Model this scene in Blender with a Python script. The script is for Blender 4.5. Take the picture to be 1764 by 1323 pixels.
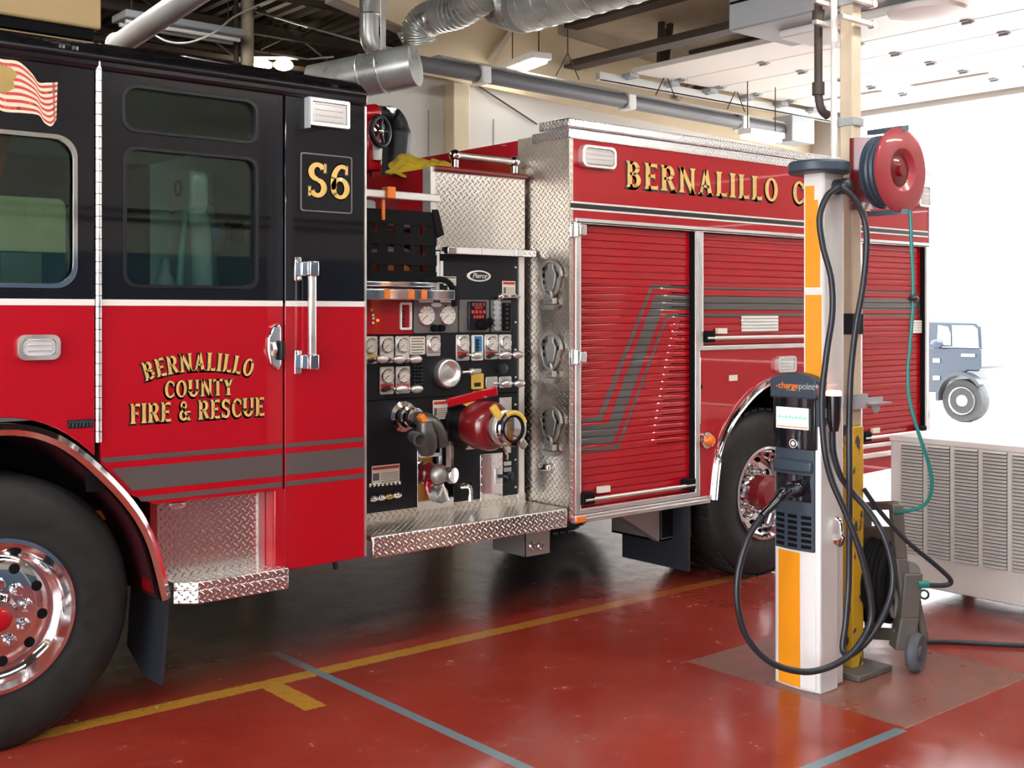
import bpy, bmesh, math, random
from mathutils import Vector, Matrix, geometry
for o in list(bpy.data.objects): bpy.data.objects.remove(o)
random.seed(4)
SC = bpy.context.scene
COL = SC.collection

# ------------------------------------------------------------------ camera, sky, exposure
CH, CD, CF, CX, CY = 1.72, 4.66, 2000.0, 882.0, 540.0      # eye height, distance to the truck side, focal length and horizon in px
CA, SA = math.cos(math.radians(50)), math.sin(math.radians(50))
cam = bpy.data.cameras.new('camera')
cam.sensor_width = 36; cam.lens = CF / 1764 * 36
cam.shift_y = -(661.5 - CY) / 1764
camo = bpy.data.objects.new('camera', cam); COL.objects.link(camo)
camo.location = (0, -CD, CH); camo.rotation_euler = (math.pi / 2, 0, math.radians(-40))
SC.camera = camo
W = bpy.data.worlds.new('sky'); SC.world = W; W.use_nodes = True
W.node_tree.nodes['Background'].inputs[0].default_value = (0.93, 0.97, 1.0, 1)
W.node_tree.nodes['Background'].inputs[1].default_value = 7.0
sun = bpy.data.lights.new('sun', 'SUN'); sun.energy = 4.0; sun.angle = 0.02; sun.color = (1, .95, .88)
suno = bpy.data.objects.new('sun', sun); COL.objects.link(suno)
suno.rotation_euler = (math.radians(30), 0, math.radians(-60))
SC.view_settings.view_transform = 'Standard'; SC.view_settings.look = 'None'
SC.view_settings.exposure = 0.68; SC.view_settings.gamma = 1.0
SC.view_settings.use_curve_mapping = False

# ------------------------------------------------------------------ measuring helpers (photo position on a real plane)
def ray(px, py):
    t = (px - CX) / CF
    return Vector((CA + t * SA, SA - t * CA, (CY - py) / CF))
C0 = Vector((0, -CD, CH))
def atY(px, py, Y=0.0):
    r = ray(px, py); return C0 + r * ((Y + CD) / r.y)
def atX(px, py, X):
    r = ray(px, py); return C0 + r * (X / r.x)
def atZ(px, py, Z=0.0):
    r = ray(px, py); return C0 + r * ((Z - CH) / r.z)
def atD(px, py, d): return C0 + ray(px, py) * d
def rect(x0, y0, x1, y1, Y=0.0):                            # X0, X1, Z0, Z1
    a = atY(x0, y0, Y); b = atY(x1, y1, Y); return a.x, b.x, b.z, a.z

# ------------------------------------------------------------------ mesh helpers
class MB:
    def __init__(s): s.v = []; s.f = []; s.m = []
    def add(s, vs, fs, mi=0):
        n = len(s.v); s.v += [Vector(v) for v in vs]
        for f in fs: s.f.append([i + n for i in f]); s.m.append(mi)
        return s
    def box(s, x0, x1, y0, y1, z0, z1, mi=0):
        vs = [(x, y, z) for x in (x0, x1) for y in (y0, y1) for z in (z0, z1)]
        return s.add(vs, [(0, 1, 3, 2), (4, 6, 7, 5), (0, 4, 5, 1), (2, 3, 7, 6), (0, 2, 6, 4), (1, 5, 7, 3)], mi)
    def obox(s, c, dx, dy, dz, mi=0):                       # oriented box, half-axis vectors
        c = Vector(c); dx, dy, dz = Vector(dx), Vector(dy), Vector(dz)
        vs = [c + dx * a + dy * b + dz * e for a in (-1, 1) for b in (-1, 1) for e in (-1, 1)]
        return s.add(vs, [(0, 1, 3, 2), (4, 6, 7, 5), (0, 4, 5, 1), (2, 3, 7, 6), (0, 2, 6, 4), (1, 5, 7, 3)], mi)
    def prism(s, pts, a, b, axis='Y', mi=0, holes=()):
        def w(p, k):
            if axis == 'Y': return (p[0], k, p[1])
            if axis == 'X': return (k, p[0], p[1])
            return (p[0], p[1], k)
        if not holes:
            n = len(pts); vs = [w(p, a) for p in pts] + [w(p, b) for p in pts]
            fs = [list(range(n)), list(range(n, 2 * n))[::-1]] + [(i, (i + 1) % n, n + (i + 1) % n, n + i) for i in range(n)]
            return s.add(vs, fs, mi)
        loops = [list(pts)] + [list(h) for h in holes]
        tri = geometry.tessellate_polygon([[Vector((p[0], p[1], 0)) for p in l] for l in loops])
        fl = [p for l in loops for p in l]; n = len(fl)
        vs = [w(p, a) for p in fl] + [w(p, b) for p in fl]
        fs = [list(t) for t in tri] + [[i + n for i in t][::-1] for t in tri]
        o = 0
        for l in loops:
            m = len(l)
            for i in range(m): fs.append((o + i, o + (i + 1) % m, n + o + (i + 1) % m, n + o + i))
            o += m
        return s.add(vs, fs, mi)
    def tube(s, path, r, seg=10, mi=0, closed=False, cap=True):
        P = [Vector(p) for p in path]; n = len(P)
        R = r if isinstance(r, (list, tuple)) else [r] * n
        T = []
        for i in range(n):
            a = P[(i - 1) % n] if (closed or i > 0) else P[i]
            b = P[(i + 1) % n] if (closed or i < n - 1) else P[i]
            t = (b - a); T.append(t.normalized() if t.length > 1e-9 else Vector((0, 0, 1)))
        u = T[0].orthogonal().normalized(); rings = []
        for i in range(n):
            u = (u - T[i] * u.dot(T[i]))
            u = u.normalized() if u.length > 1e-6 else T[i].orthogonal().normalized()
            w = T[i].cross(u)
            rings.append([P[i] + (u * math.cos(2 * math.pi * k / seg) + w * math.sin(2 * math.pi * k / seg)) * R[i] for k in range(seg)])
        vs = [v for g in rings for v in g]; fs = []
        for i in range(n if closed else n - 1):
            j = (i + 1) % n
            for k in range(seg): fs.append((i * seg + k, i * seg + (k + 1) % seg, j * seg + (k + 1) % seg, j * seg + k))
        if not closed and cap: fs += [list(range(seg))[::-1], [(n - 1) * seg + k for k in range(seg)]]
        return s.add(vs, fs, mi)
    def cyl(s, p, q, r, r2=None, seg=24, mi=0):
        return s.tube([p, q], [r, r if r2 is None else r2], seg, mi)
    def lathe(s, c, ax, prof, seg=40, mi=0, sq=(1, 1), cap=True):     # prof: (radius, height along axis)
        c = Vector(c); ax = Vector(ax).normalized()
        u = Vector((1, 0, 0)) if abs(ax.x) < .9 else Vector((0, 1, 0))
        u = (u - ax * u.dot(ax)).normalized(); w = ax.cross(u); vs = []; fs = []
        for r, h in prof:
            for k in range(seg):
                a = 2 * math.pi * k / seg
                vs.append(c + ax * h + u * (math.cos(a) * r * sq[0]) + w * (math.sin(a) * r * sq[1]))
        n = len(prof)
        for i in range(n - 1):
            for k in range(seg): fs.append((i * seg + k, i * seg + (k + 1) % seg, (i + 1) * seg + (k + 1) % seg, (i + 1) * seg + k))
        if cap and prof[0][0] > 1e-5: fs.append(list(range(seg))[::-1])
        if cap and prof[-1][0] > 1e-5: fs.append([(n - 1) * seg + k for k in range(seg)])
        return s.add(vs, fs, mi)
    def ball(s, c, rx, ry=None, rz=None, seg=16, mi=0):
        ry = rx if ry is None else ry; rz = rx if rz is None else rz
        c = Vector(c); vs = []; fs = []; m = seg // 2
        for i in range(m + 1):
            th = math.pi * i / m
            for k in range(seg):
                a = 2 * math.pi * k / seg
                vs.append(c + Vector((rx * math.sin(th) * math.cos(a), ry * math.sin(th) * math.sin(a), rz * math.cos(th))))
        for i in range(m):
            for k in range(seg): fs.append((i * seg + k, (i + 1) * seg + k, (i + 1) * seg + (k + 1) % seg, i * seg + (k + 1) % seg))
        return s.add(vs, fs, mi)
    def torus(s, c, ax, R, r, seg=40, rs=10, mi=0):
        c = Vector(c); ax = Vector(ax).normalized(); u = ax.orthogonal().normalized(); w = ax.cross(u)
        return s.tube([c + (u * math.cos(2 * math.pi * k / seg) + w * math.sin(2 * math.pi * k / seg)) * R for k in range(seg)], r, rs, mi, closed=True)
    def build(s, name, mats, parent=None, bev=0, ang=35, bseg=2, label=None):
        me = bpy.data.meshes.new(name)
        lo = Vector((min(v.x for v in s.v), min(v.y for v in s.v), min(v.z for v in s.v)))
        hi = Vector((max(v.x for v in s.v), max(v.y for v in s.v), max(v.z for v in s.v)))
        org = Vector(((lo.x + hi.x) / 2, (lo.y + hi.y) / 2, lo.z))
        me.from_pydata([v - org for v in s.v], [], s.f)
        for m in (mats if isinstance(mats, (list, tuple)) else [mats]): me.materials.append(m)
        me.polygons.foreach_set('material_index', s.m)
        bm = bmesh.new(); bm.from_mesh(me)
        bmesh.ops.remove_doubles(bm, verts=bm.verts, dist=1e-6)
        bmesh.ops.recalc_face_normals(bm, faces=bm.faces)
        uv = bm.loops.layers.uv.new('UVMap')
        for f in bm.faces:
            f.smooth = True
            n = f.normal; a = (abs(n.x), abs(n.y), abs(n.z)); k = a.index(max(a))
            for l in f.loops:
                p = l.vert.co + org
                l[uv].uv = (p.y, p.z) if k == 0 else ((p.x, p.z) if k == 1 else (p.x, p.y))
        bm.to_mesh(me); bm.free()
        me.set_sharp_from_angle(angle=math.radians(ang))
        return link(name, me, org, parent, bev, bseg, label)
ORG = {}
def link(name, me, org, parent=None, bev=0, bseg=2, label=None):
    o = bpy.data.objects.new(name, me); COL.objects.link(o)
    if parent is not None:
        o.parent = parent; o.location = org - ORG[parent.name]
    else: o.location = org
    ORG[o.name] = Vector(org)
    if bev:
        b = o.modifiers.new('bevel', 'BEVEL'); b.width = bev; b.segments = bseg; b.limit_method = 'ANGLE'; b.angle_limit = math.radians(40)
        b.harden_normals = False
    if label: o['label'] = label
    return o
def thing(name, loc, label, cat, group=None):
    o = bpy.data.objects.new(name, None); COL.objects.link(o); o.location = loc; o.empty_display_size = .1
    ORG[o.name] = Vector(loc); return tag(o, label, cat, group)
def tag(o, label, cat, group=None, kind=None):
    o['label'] = label; o['category'] = cat
    if group: o['group'] = group
    if kind: o['kind'] = kind
    return o
def struct(o): o['kind'] = 'structure'; return o
def spline(pts, n=8, closed=False):
    P = [Vector(p) for p in pts]; out = []; m = len(P)
    for i in range(m if closed else m - 1):
        if closed: a, b, c, d = P[i - 1], P[i], P[(i + 1) % m], P[(i + 2) % m]
        else: a, b, c, d = P[max(i - 1, 0)], P[i], P[i + 1], P[min(i + 2, m - 1)]
        for k in range(n):
            t = k / n
            out.append(.5 * ((2 * b) + (c - a) * t + (2 * a - 5 * b + 4 * c - d) * t * t + (3 * b - a - 3 * c + d) * t ** 3))
    if not closed: out.append(P[-1])
    return out
def rrect(x0, x1, z0, z1, r, n=6):
    out = []
    for cx, cz, a0 in ((x1 - r, z1 - r, 0), (x0 + r, z1 - r, 90), (x0 + r, z0 + r, 180), (x1 - r, z0 + r, 270)):
        for k in range(n + 1):
            a = math.radians(a0 + 90 * k / n); out.append((cx + r * math.cos(a), cz + r * math.sin(a)))
    return out
def rquad(pts, r, n=6):                                     # a quad with rounded corners
    out = []; m = len(pts); P = [Vector(p) for p in pts]
    for i in range(m):
        p = P[i]; a = (P[i - 1] - p).normalized() * r; b = (P[(i + 1) % m] - p).normalized() * r
        for k in range(n + 1):
            t = k / n; q = (p + a) * (1 - t) ** 2 + p * 2 * t * (1 - t) + (p + b) * t * t; out.append((q.x, q.y))
    return out
def inset_loop(pts, d):
    cx = sum(p[0] for p in pts) / len(pts); cz = sum(p[1] for p in pts) / len(pts)
    hx = max(abs(p[0] - cx) for p in pts); hz = max(abs(p[1] - cz) for p in pts)
    return [(cx + (p[0] - cx) * (hx - d) / hx, cz + (p[1] - cz) * (hz - d) / hz) for p in pts]
def ell(cx, cz, rx, rz, n=28): return [(cx + rx * math.cos(2 * math.pi * k / n), cz + rz * math.sin(2 * math.pi * k / n)) for k in range(n)]

# ------------------------------------------------------------------ materials
def lin(c):
    if isinstance(c, str):
        c = [int(c[i:i + 2], 16) / 255 for i in (0, 2, 4)]
        c = [x / 12.92 if x <= .04045 else ((x + .055) / 1.055) ** 2.4 for x in c]
    return (*c[:3], 1)
def node(nt, t, **kw):
    n = nt.nodes.new(t)
    for k, v in kw.items():
        if k.startswith('i_'): n.inputs[int(k[2:])].default_value = v
        else: setattr(n, k, v)
    return n
def math_(nt, op, a, b=None, c=None):
    n = nt.nodes.new('ShaderNodeMath'); n.operation = op
    for i, x in enumerate((a, b, c)):
        if x is None: continue
        if isinstance(x, (int, float)): n.inputs[i].default_value = x
        else: nt.links.new(x, n.inputs[i])
    return n.outputs[0]
def mixc(nt, f, a, b):
    n = nt.nodes.new('ShaderNodeMix'); n.data_type = 'RGBA'
    for i, x in ((0, f), (6, a), (7, b)):
        if isinstance(x, (int, float)): n.inputs[i].default_value = x
        elif isinstance(x, tuple): n.inputs[i].default_value = x
        else: nt.links.new(x, n.inputs[i])
    return n.outputs[2]
def pm(name, col, rough=.5, metal=0, coat=0, bump=None, noise=0, spec=.5, emit=None, es=0):
    m = bpy.data.materials.new(name); m.use_nodes = True; nt = m.node_tree; b = nt.nodes['Principled BSDF']
    b.inputs['Base Color'].default_value = lin(col); b.inputs['Roughness'].default_value = rough; b.inputs['Metallic'].default_value = metal
    b.inputs['Coat Weight'].default_value = coat; b.inputs['Coat Roughness'].default_value = .03; b.inputs['Specular IOR Level'].default_value = spec
    if emit: b.inputs['Emission Color'].default_value = lin(emit); b.inputs['Emission Strength'].default_value = es
    if noise:
        tc = node(nt, 'ShaderNodeTexCoord'); nz = node(nt, 'ShaderNodeTexNoise'); nz.inputs['Scale'].default_value = bump or 6; nz.inputs['Detail'].default_value = 6
        nt.links.new(tc.outputs['Object'], nz.inputs['Vector'])
        c = lin(col); d = tuple(x * (1 - noise) for x in c[:3]) + (1,)
        r = node(nt, 'ShaderNodeMapRange', i_1=.35, i_2=.65); nt.links.new(nz.outputs[0], r.inputs[0])
        nt.links.new(mixc(nt, r.outputs[0], d, c), b.inputs['Base Color'])
        rr = node(nt, 'ShaderNodeMapRange', i_1=.3, i_2=.7, i_3=max(rough - .1, .02), i_4=min(rough + .12, 1)); nt.links.new(nz.outputs[0], rr.inputs[0])
        nt.links.new(rr.outputs[0], b.inputs['Roughness'])
    return m
def tread_plate(name, col, rough, pitch=.034, strength=1.0):
    m = pm(name, col, rough, 1.0); nt = m.node_tree; b = nt.nodes['Principled BSDF']
    uvn = node(nt, 'ShaderNodeUVMap'); sp = node(nt, 'ShaderNodeSeparateXYZ'); nt.links.new(uvn.outputs[0], sp.inputs[0])
    k = .7071 / pitch
    u = math_(nt, 'MULTIPLY', math_(nt, 'ADD', sp.outputs[0], sp.outputs[1]), k); v = math_(nt, 'MULTIPLY', math_(nt, 'SUBTRACT', sp.outputs[0], sp.outputs[1]), k)
    par = math_(nt, 'PINGPONG', math_(nt, 'ADD', math_(nt, 'FLOOR', u), math_(nt, 'FLOOR', v)), 1)
    inv = math_(nt, 'SUBTRACT', 1, par)
    a = math_(nt, 'SUBTRACT', math_(nt, 'FRACT', u), .5); c = math_(nt, 'SUBTRACT', math_(nt, 'FRACT', v), .5)
    p = math_(nt, 'MULTIPLY', math_(nt, 'ADD', math_(nt, 'MULTIPLY', a, par), math_(nt, 'MULTIPLY', c, inv)), 1 / .44)
    q = math_(nt, 'MULTIPLY', math_(nt, 'ADD', math_(nt, 'MULTIPLY', c, par), math_(nt, 'MULTIPLY', a, inv)), 1 / .15)
    e = math_(nt, 'SUBTRACT', 1, math_(nt, 'ADD', math_(nt, 'MULTIPLY', p, p), math_(nt, 'MULTIPLY', q, q)))
    h = node(nt, 'ShaderNodeMapRange', i_1=-.2, i_2=.8); nt.links.new(e, h.inputs[0])
    bp = node(nt, 'ShaderNodeBump'); bp.inputs['Strength'].default_value = strength; bp.inputs['Distance'].default_value = .009
    nt.links.new(h.outputs[0], bp.inputs['Height']); nt.links.new(bp.outputs[0], b.inputs['Normal'])
    return m
def glass(name, tint, ior=1.5, mixr=1.0):
    m = bpy.data.materials.new(name); m.use_nodes = True; nt = m.node_tree; nt.nodes.clear()
    o = node(nt, 'ShaderNodeOutputMaterial'); t = node(nt, 'ShaderNodeBsdfTransparent'); g = node(nt, 'ShaderNodeBsdfGlossy')
    t.inputs[0].default_value = (*tint, 1); g.inputs['Roughness'].default_value = .01
    f = node(nt, 'ShaderNodeFresnel'); f.inputs[0].default_value = ior; x = node(nt, 'ShaderNodeMixShader')
    nt.links.new(f.outputs[0], x.inputs[0]); nt.links.new(t.outputs[0], x.inputs[1]); nt.links.new(g.outputs[0], x.inputs[2]); nt.links.new(x.outputs[0], o.inputs[0])
    return m
M = {}
M['red'] = pm('red_truck_paint', (.38, .002, .009), .3, 0, 1.0, spec=.15)
M['darkred'] = pm('dark_red_paint', (.16, .003, .006), .3, 0, .6)
M['black'] = pm('black_truck_paint', (.006, .006, .009), .2, 0, 1.0, spec=.1)
M['matblack'] = pm('black_panel', (.007, .008, .011), .42, spec=.3)
M['void'] = pm('black_underside', (.006, .006, .007), .9, spec=.1)
M['chrome'] = pm('chrome', (.86, .86, .88), .07, 1)
M['alu'] = pm('brushed_aluminium', (.80, .79, .77), .38, .95, noise=.04, bump=14)
M['cast'] = pm('cast_aluminium', (.46, .45, .43), .5, .9)
M['tread'] = tread_plate('aluminium_tread_plate', (.78, .75, .71), .27, .027)
M['treaddull'] = tread_plate('worn_tread_plate', (.66, .60, .53), .33, .027)
M['treadfine'] = tread_plate('fine_tread_plate', (.85, .85, .85), .25, .02)
M['white'] = pm('white_plastic', 'E4E4E0', .4)
M['whiteband'] = pm('white_stripe', 'E6E2DE', .35)
M['gold'] = pm('gold_leaf', (.78, .52, .16), .36, .2, .5, noise=.12, bump=40)
M['ink'] = pm('black_outline', (.006, .004, .004), .4)
M['grey'] = pm('grey_reflective_stripe', (.10, .088, .085), .32, .2, .5)
M['panelgrey'] = pm('grey_gauge_panel', (.13, .12, .12), .4)
M['rubber'] = pm('tyre_rubber', (.010, .010, .011), .62, noise=.3, bump=20)
M['cable'] = pm('cable_rubber', (.018, .021, .028), .38)
M['web'] = pm('black_webbing', (.005, .005, .006), .85, spec=.2)
M['lens'] = pm('clear_lamp_lens', (.66, .66, .65), .18, .25, .8)
M['amber'] = pm('amber_lens', (.75, .16, .01), .2, 0, .6)
M['glass'] = glass('tinted_cab_glass', (.78, .94, .89), 1.65)
M['dial'] = pm('dial_face', 'DAD6CC', .35)
M['label'] = pm('paper_label', 'E2DCCB', .5)
M['labred'] = pm('label_red', (.5, .03, .02), .5)
M['labblue'] = pm('label_blue', (.03, .2, .42), .5)
M['labyel'] = pm('label_yellow', (.66, .42, .06), .5)
M['orange'] = pm('orange', (.85, .22, .02), .5)
M['yelcloth'] = pm('yellow_tarp', (.80, .56, .02), .7, noise=.3, bump=14)
M['seat'] = pm('grey_seat_cloth', (.55, .60, .59), .8)
M['cabin'] = pm('cab_interior_lining', (.40, .42, .42), .8)
M['belt'] = pm('red_seat_belt', (.45, .03, .02), .7)
M['cream'] = pm('cream_wall_paint', 'E6D4B4', .6, noise=.06, bump=2)
M['whitewall'] = pm('white_wall_panel', 'D6D2CA', .55, noise=.04, bump=1.5)
M['bluewall'] = pm('blue_wainscot', (.03, .07, .12), .5)
M['backwall'] = pm('dim_back_wall', (.36, .35, .31), .6)
M['deck'] = pm('dark_roof_deck', (.035, .026, .022), .7, noise=.35, bump=3)
M['tan'] = pm('tan_roof_insulation', (.62, .53, .41), .75, noise=.15, bump=4)
M['steel'] = pm('brown_roof_steel', (.055, .038, .03), .6)
M['galv'] = pm('galvanised_duct', (.66, .67, .65), .32, .65, noise=.3, bump=5)
M['greymetal'] = pm('grey_painted_metal', (.36, .38, .40), .45)
M['doorpan'] = pm('white_overhead_door', 'EAE6E0', .5)
M['postcream'] = pm('cream_post_paint', 'CFBFA6', .5, noise=.12, bump=8)
M['tanbox'] = pm('tan_painted_metal', 'B79A6B', .5)
M['silver'] = pm('silver_charger_body', (.80, .80, .79), .4, .3)
M['chwhite'] = pm('charger_white', 'E8E8E6', .35, 0, .4)
M['chorange'] = pm('charger_yellow_orange', (.90, .34, .012), .35, 0, .5)
M['chblue'] = pm('charger_dark_blue_grey', (.035, .055, .08), .42)
M['chblack'] = pm('charger_black_gloss', (.008, .009, .014), .12, 0, .6)
M['reelred'] = pm('hose_reel_red', (.32, .035, .045), .35, 0, .4)
M['teal'] = pm('teal_air_hose', (.012, .18, .16), .4)
M['cabinet'] = pm('grey_cabinet_paint', (.66, .63, .59), .5, noise=.08, bump=5)
M['slot'] = pm('louver_shadow_metal', (.10, .095, .09), .7)
M['cart'] = pm('grey_brown_cart_plastic', (.11, .098, .085), .5)
M['wheelgrey'] = pm('grey_cart_wheel', (.085, .09, .11), .6)
M['jeep'] = pm('navy_car_paint', (.004, .013, .030), .35, 0, .3)
M['carglass'] = pm('pale_car_glass', (.30, .48, .52), .08, 0, .5)
M['concrete'] = pm('outdoor_concrete', (.62, .60, .57), .8, noise=.1, bump=1)
M['tubelamp'] = pm('lit_tube', 'FFFFFF', .5, emit=(1, .97, .92), es=40)
M['lampglow'] = pm('lit_bulb', 'FFFFFF', .5, emit=(1, .86, .6), es=40)
M['tubedim'] = pm('softly_lit_tube', 'FFFFFF', .5, emit=(1, .97, .92), es=7)
M['redlamp'] = pm('lit_red_lamp', (.6, .05, .03), .4, emit=(1, .25, .15), es=4)
M['ledred'] = pm('lit_red_display', (.16, .015, .01), .4, emit=(1, .12, .05), es=.04)
M['ledor'] = pm('lit_orange_indicator', (.6, .2, .02), .4, emit=(1, .35, .02), es=.8)
M['screen'] = pm('lit_screen', (.5, .55, .45), .3, emit=(.86, .95, .72), es=.75)
M['screengreen'] = pm('screen_green', (.1, .5, .3), .3, emit=(.25, .7, .5), es=.5)
M['screenred'] = pm('screen_red_bar', (.6, .1, .05), .3, emit=(.85, .2, .12), es=.6)
M['brass'] = pm('brass', (.55, .38, .15), .25, 1)
M['darkcast'] = pm('dark_cast_metal', (.10, .095, .09), .38, .6)
M['tubegrey'] = pm('dark_tube_grey', (.13, .13, .14), .4)
M['pipe'] = pm('silver_pipe', (.80, .80, .78), .35, .35)
M['liner'] = pm('dark_wheel_liner', (.035, .002, .005), .55)
M['dirtyel'] = None
def chipped():
    m = pm('chipped_yellow_paint', (.60, .36, .02), .5); nt = m.node_tree; b = nt.nodes['Principled BSDF']
    tc = node(nt, 'ShaderNodeTexCoord'); mp = node(nt, 'ShaderNodeMapping'); mp.inputs['Scale'].default_value = (1, 1, .45)
    nz = node(nt, 'ShaderNodeTexNoise'); nz.inputs['Scale'].default_value = 22; nz.inputs['Detail'].default_value = 5
    nt.links.new(tc.outputs['Object'], mp.inputs[0]); nt.links.new(mp.outputs[0], nz.inputs['Vector'])
    nb = node(nt, 'ShaderNodeTexNoise'); nb.inputs['Scale'].default_value = 3.2; nt.links.new(tc.outputs['Object'], nb.inputs['Vector'])
    s = math_(nt, 'ADD', nz.outputs[0], math_(nt, 'MULTIPLY', nb.outputs[0], .5))
    r = node(nt, 'ShaderNodeMapRange', i_1=.835, i_2=.855); nt.links.new(s, r.inputs[0])
    nt.links.new(mixc(nt, r.outputs[0], (.60, .36, .02, 1), (.06, .05, .045, 1)), b.inputs['Base Color'])
    return m
M['dirtyel'] = chipped()

# ------------------------------------------------------------------ lettering: flared serif capitals built from strokes
def g_stem(x, w=.2, y0=0, y1=1, f=.07):
    return [[(x - w / 2 - f, y0), (x + w / 2 + f, y0), (x + w / 2, y0 + .11), (x + w / 2, y1 - .11), (x + w / 2 + f, y1), (x - w / 2 - f, y1), (x - w / 2, y1 - .11), (x - w / 2, y0 + .11)]]
def g_arm(x0, x1, y, th=.13, fl=.05, up=1, dn=1):
    return [[(x0, y - th / 2), (x1 - .06, y - th / 2), (x1, y - th / 2 - fl * dn), (x1, y + th / 2 + fl * up), (x1 - .06, y + th / 2), (x0, y + th / 2)]]
def g_arc(cx, cy, rx, ry, a0, a1, tx=.19, ty=.12, n=14):
    out = []
    for k in range(n):
        q = []
        for a, rr in ((a0 + (a1 - a0) * k / n, 1), (a0 + (a1 - a0) * (k + 1) / n, 1), (a0 + (a1 - a0) * (k + 1) / n, 0), (a0 + (a1 - a0) * k / n, 0)):
            a = math.radians(a)
            q.append((cx + (rx - (0 if rr else tx)) * math.cos(a), cy + (ry - (0 if rr else ty)) * math.sin(a)))
        out.append(q)
    return out
def g_diag(x0, y0, x1, y1, w): return [[(x0 - w / 2, y0), (x0 + w / 2, y0), (x1 + w / 2, y1), (x1 - w / 2, y1)]]
def g_box(x0, x1, y0, y1): return [[(x0, y0), (x1, y0), (x1, y1), (x0, y1)]]
def g_foot(x, y, w=.3, d=1): return [[(x - w / 2, y), (x + w / 2, y), (x + w / 4, y + .08 * d), (x - w / 4, y + .08 * d)]]
GL = {
 'B': (.70, g_stem(.17) + g_box(.17, .36, .88, 1) + g_box(.17, .38, .46, .57) + g_box(.17, .38, 0, .12) + g_arc(.34, .745, .27, .255, -90, 90) + g_arc(.36, .285, .31, .285, -90, 90)),
 'E': (.64, g_stem(.17) + g_arm(.2, .60, .935, .13, .06, 0, 1) + g_arm(.2, .50, .51, .12) + g_arm(.2, .63, .065, .13, .06, 1, 0)),
 'R': (.74, g_stem(.17) + g_box(.17, .38, .88, 1) + g_box(.17, .38, .42, .53) + g_arc(.36, .71, .30, .29, -90, 90) + g_diag(.40, .46, .64, 0, .2) + g_foot(.66, 0, .26)),
 'N': (.84, g_stem(.16, .15) + g_stem(.70, .15) + g_diag(.16, 1, .70, 0, .2)),
 'A': (.78, g_diag(.14, 0, .38, 1, .12) + g_diag(.62, 0, .40, 1, .2) + g_box(.22, .56, .28, .39) + g_foot(.14, 0, .28) + g_foot(.63, 0, .32)),
 'L': (.60, g_stem(.17) + g_arm(.2, .58, .065, .13, .08, 1, 0)),
 'I': (.34, g_stem(.17)),
 'O': (.78, g_arc(.39, .5, .36, .51, 0, 360, .19, .11, 30)),
 'C': (.70, g_arc(.39, .5, .36, .51, 48, 312, .19, .11, 24) + g_box(.58, .66, .68, .92) + g_box(.60, .66, .1, .28)),
 'U': (.80, g_stem(.16, .2, .3, 1) + g_stem(.64, .15, .3, 1) + g_box(.06, .26, .3, .45) + g_box(.565, .715, .3, .45) + g_arc(.39, .36, .325, .37, 180, 360, .18, .13)),
 'T': (.68, g_stem(.34) + g_arm(.34, .66, .935, .13, .07, 0, 1) + [[(.68 - x, y) for x, y in g_arm(.34, .66, .935, .13, .07, 0, 1)[0]]]),
 'Y': (.74, g_diag(.37, .45, .12, 1, .2) + g_diag(.37, .45, .62, 1, .14) + g_box(.27, .47, .08, .5) + g_foot(.37, 0, .4) + g_foot(.12, 1, .32, -1) + g_foot(.62, 1, .28, -1)),
 'F': (.60, g_stem(.17) + g_arm(.2, .58, .935, .13, .06, 0, 1) + g_arm(.2, .48, .51, .12)),
 'S': (.64, g_arc(.32, .735, .27, .275, 25, 270, .17, .13) + g_arc(.32, .275, .28, .285, 90, -155, .17, .13) + g_box(.51, .58, .72, .98) + g_box(.05, .12, .03, .3)),
 '&': (.80, g_arc(.34, .78, .20, .23, 0, 360, .11, .1, 20) + g_arc(.34, .28, .29, .29, 60, 360, .17, .12, 20) + g_diag(.25, .72, .70, 0, .18) + g_box(.55, .76, .40, .48)),
 '6': (.70, g_arc(.35, .31, .31, .32, 0, 360, .17, .11, 26) + g_arc(.42, .47, .38, .54, 68, 205, .18, .12) + g_box(.52, .60, .72, .98)),
 'S2': (.70, []), ' ': (.34, []) }
def word_w(t, sp=.06): return sum(GL[c][0] + sp for c in t) - sp
def lettering(name, items, Y, parent, mat, thick=.003, grow=0, off=(0, 0)):
    """items: (char, X, Z, height, width scale, rotation)"""
    mb = MB()
    for ch, x, z, h, ws, rot in items:
        w, polys = GL[ch]; cr, sr = math.cos(rot), math.sin(rot)
        for poly in polys:
            a = sum(poly[i][0] * poly[(i + 1) % len(poly)][1] - poly[(i + 1) % len(poly)][0] * poly[i][1] for i in range(len(poly)))
            if a < 0: poly = poly[::-1]
            P = [((px - w / 2) * h * ws, py * h) for px, py in poly]
            if grow:
                Q = []
                n = len(P)
                for i in range(n):
                    p0, p1, p2 = Vector(P[i - 1]), Vector(P[i]), Vector(P[(i + 1) % n])
                    e1 = (p1 - p0); e2 = (p2 - p1)
                    n1 = Vector((e1.y, -e1.x)).normalized(); n2 = Vector((e2.y, -e2.x)).normalized()
                    nn = n1 + n2
                    nn = nn.normalized() * grow / max(.5, math.sqrt(max(.01, (1 + n1.dot(n2)) / 2))) if nn.length > 1e-4 else n1 * grow
                    q = p1 + nn; Q.append((q.x, q.y))
                P = Q
            mb.prism([(x + off[0] + px * cr - pz * sr, z + off[1] + px * sr + pz * cr) for px, pz in P], Y, Y - thick)
    return mb.build(name, mat, parent, ang=20)
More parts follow.
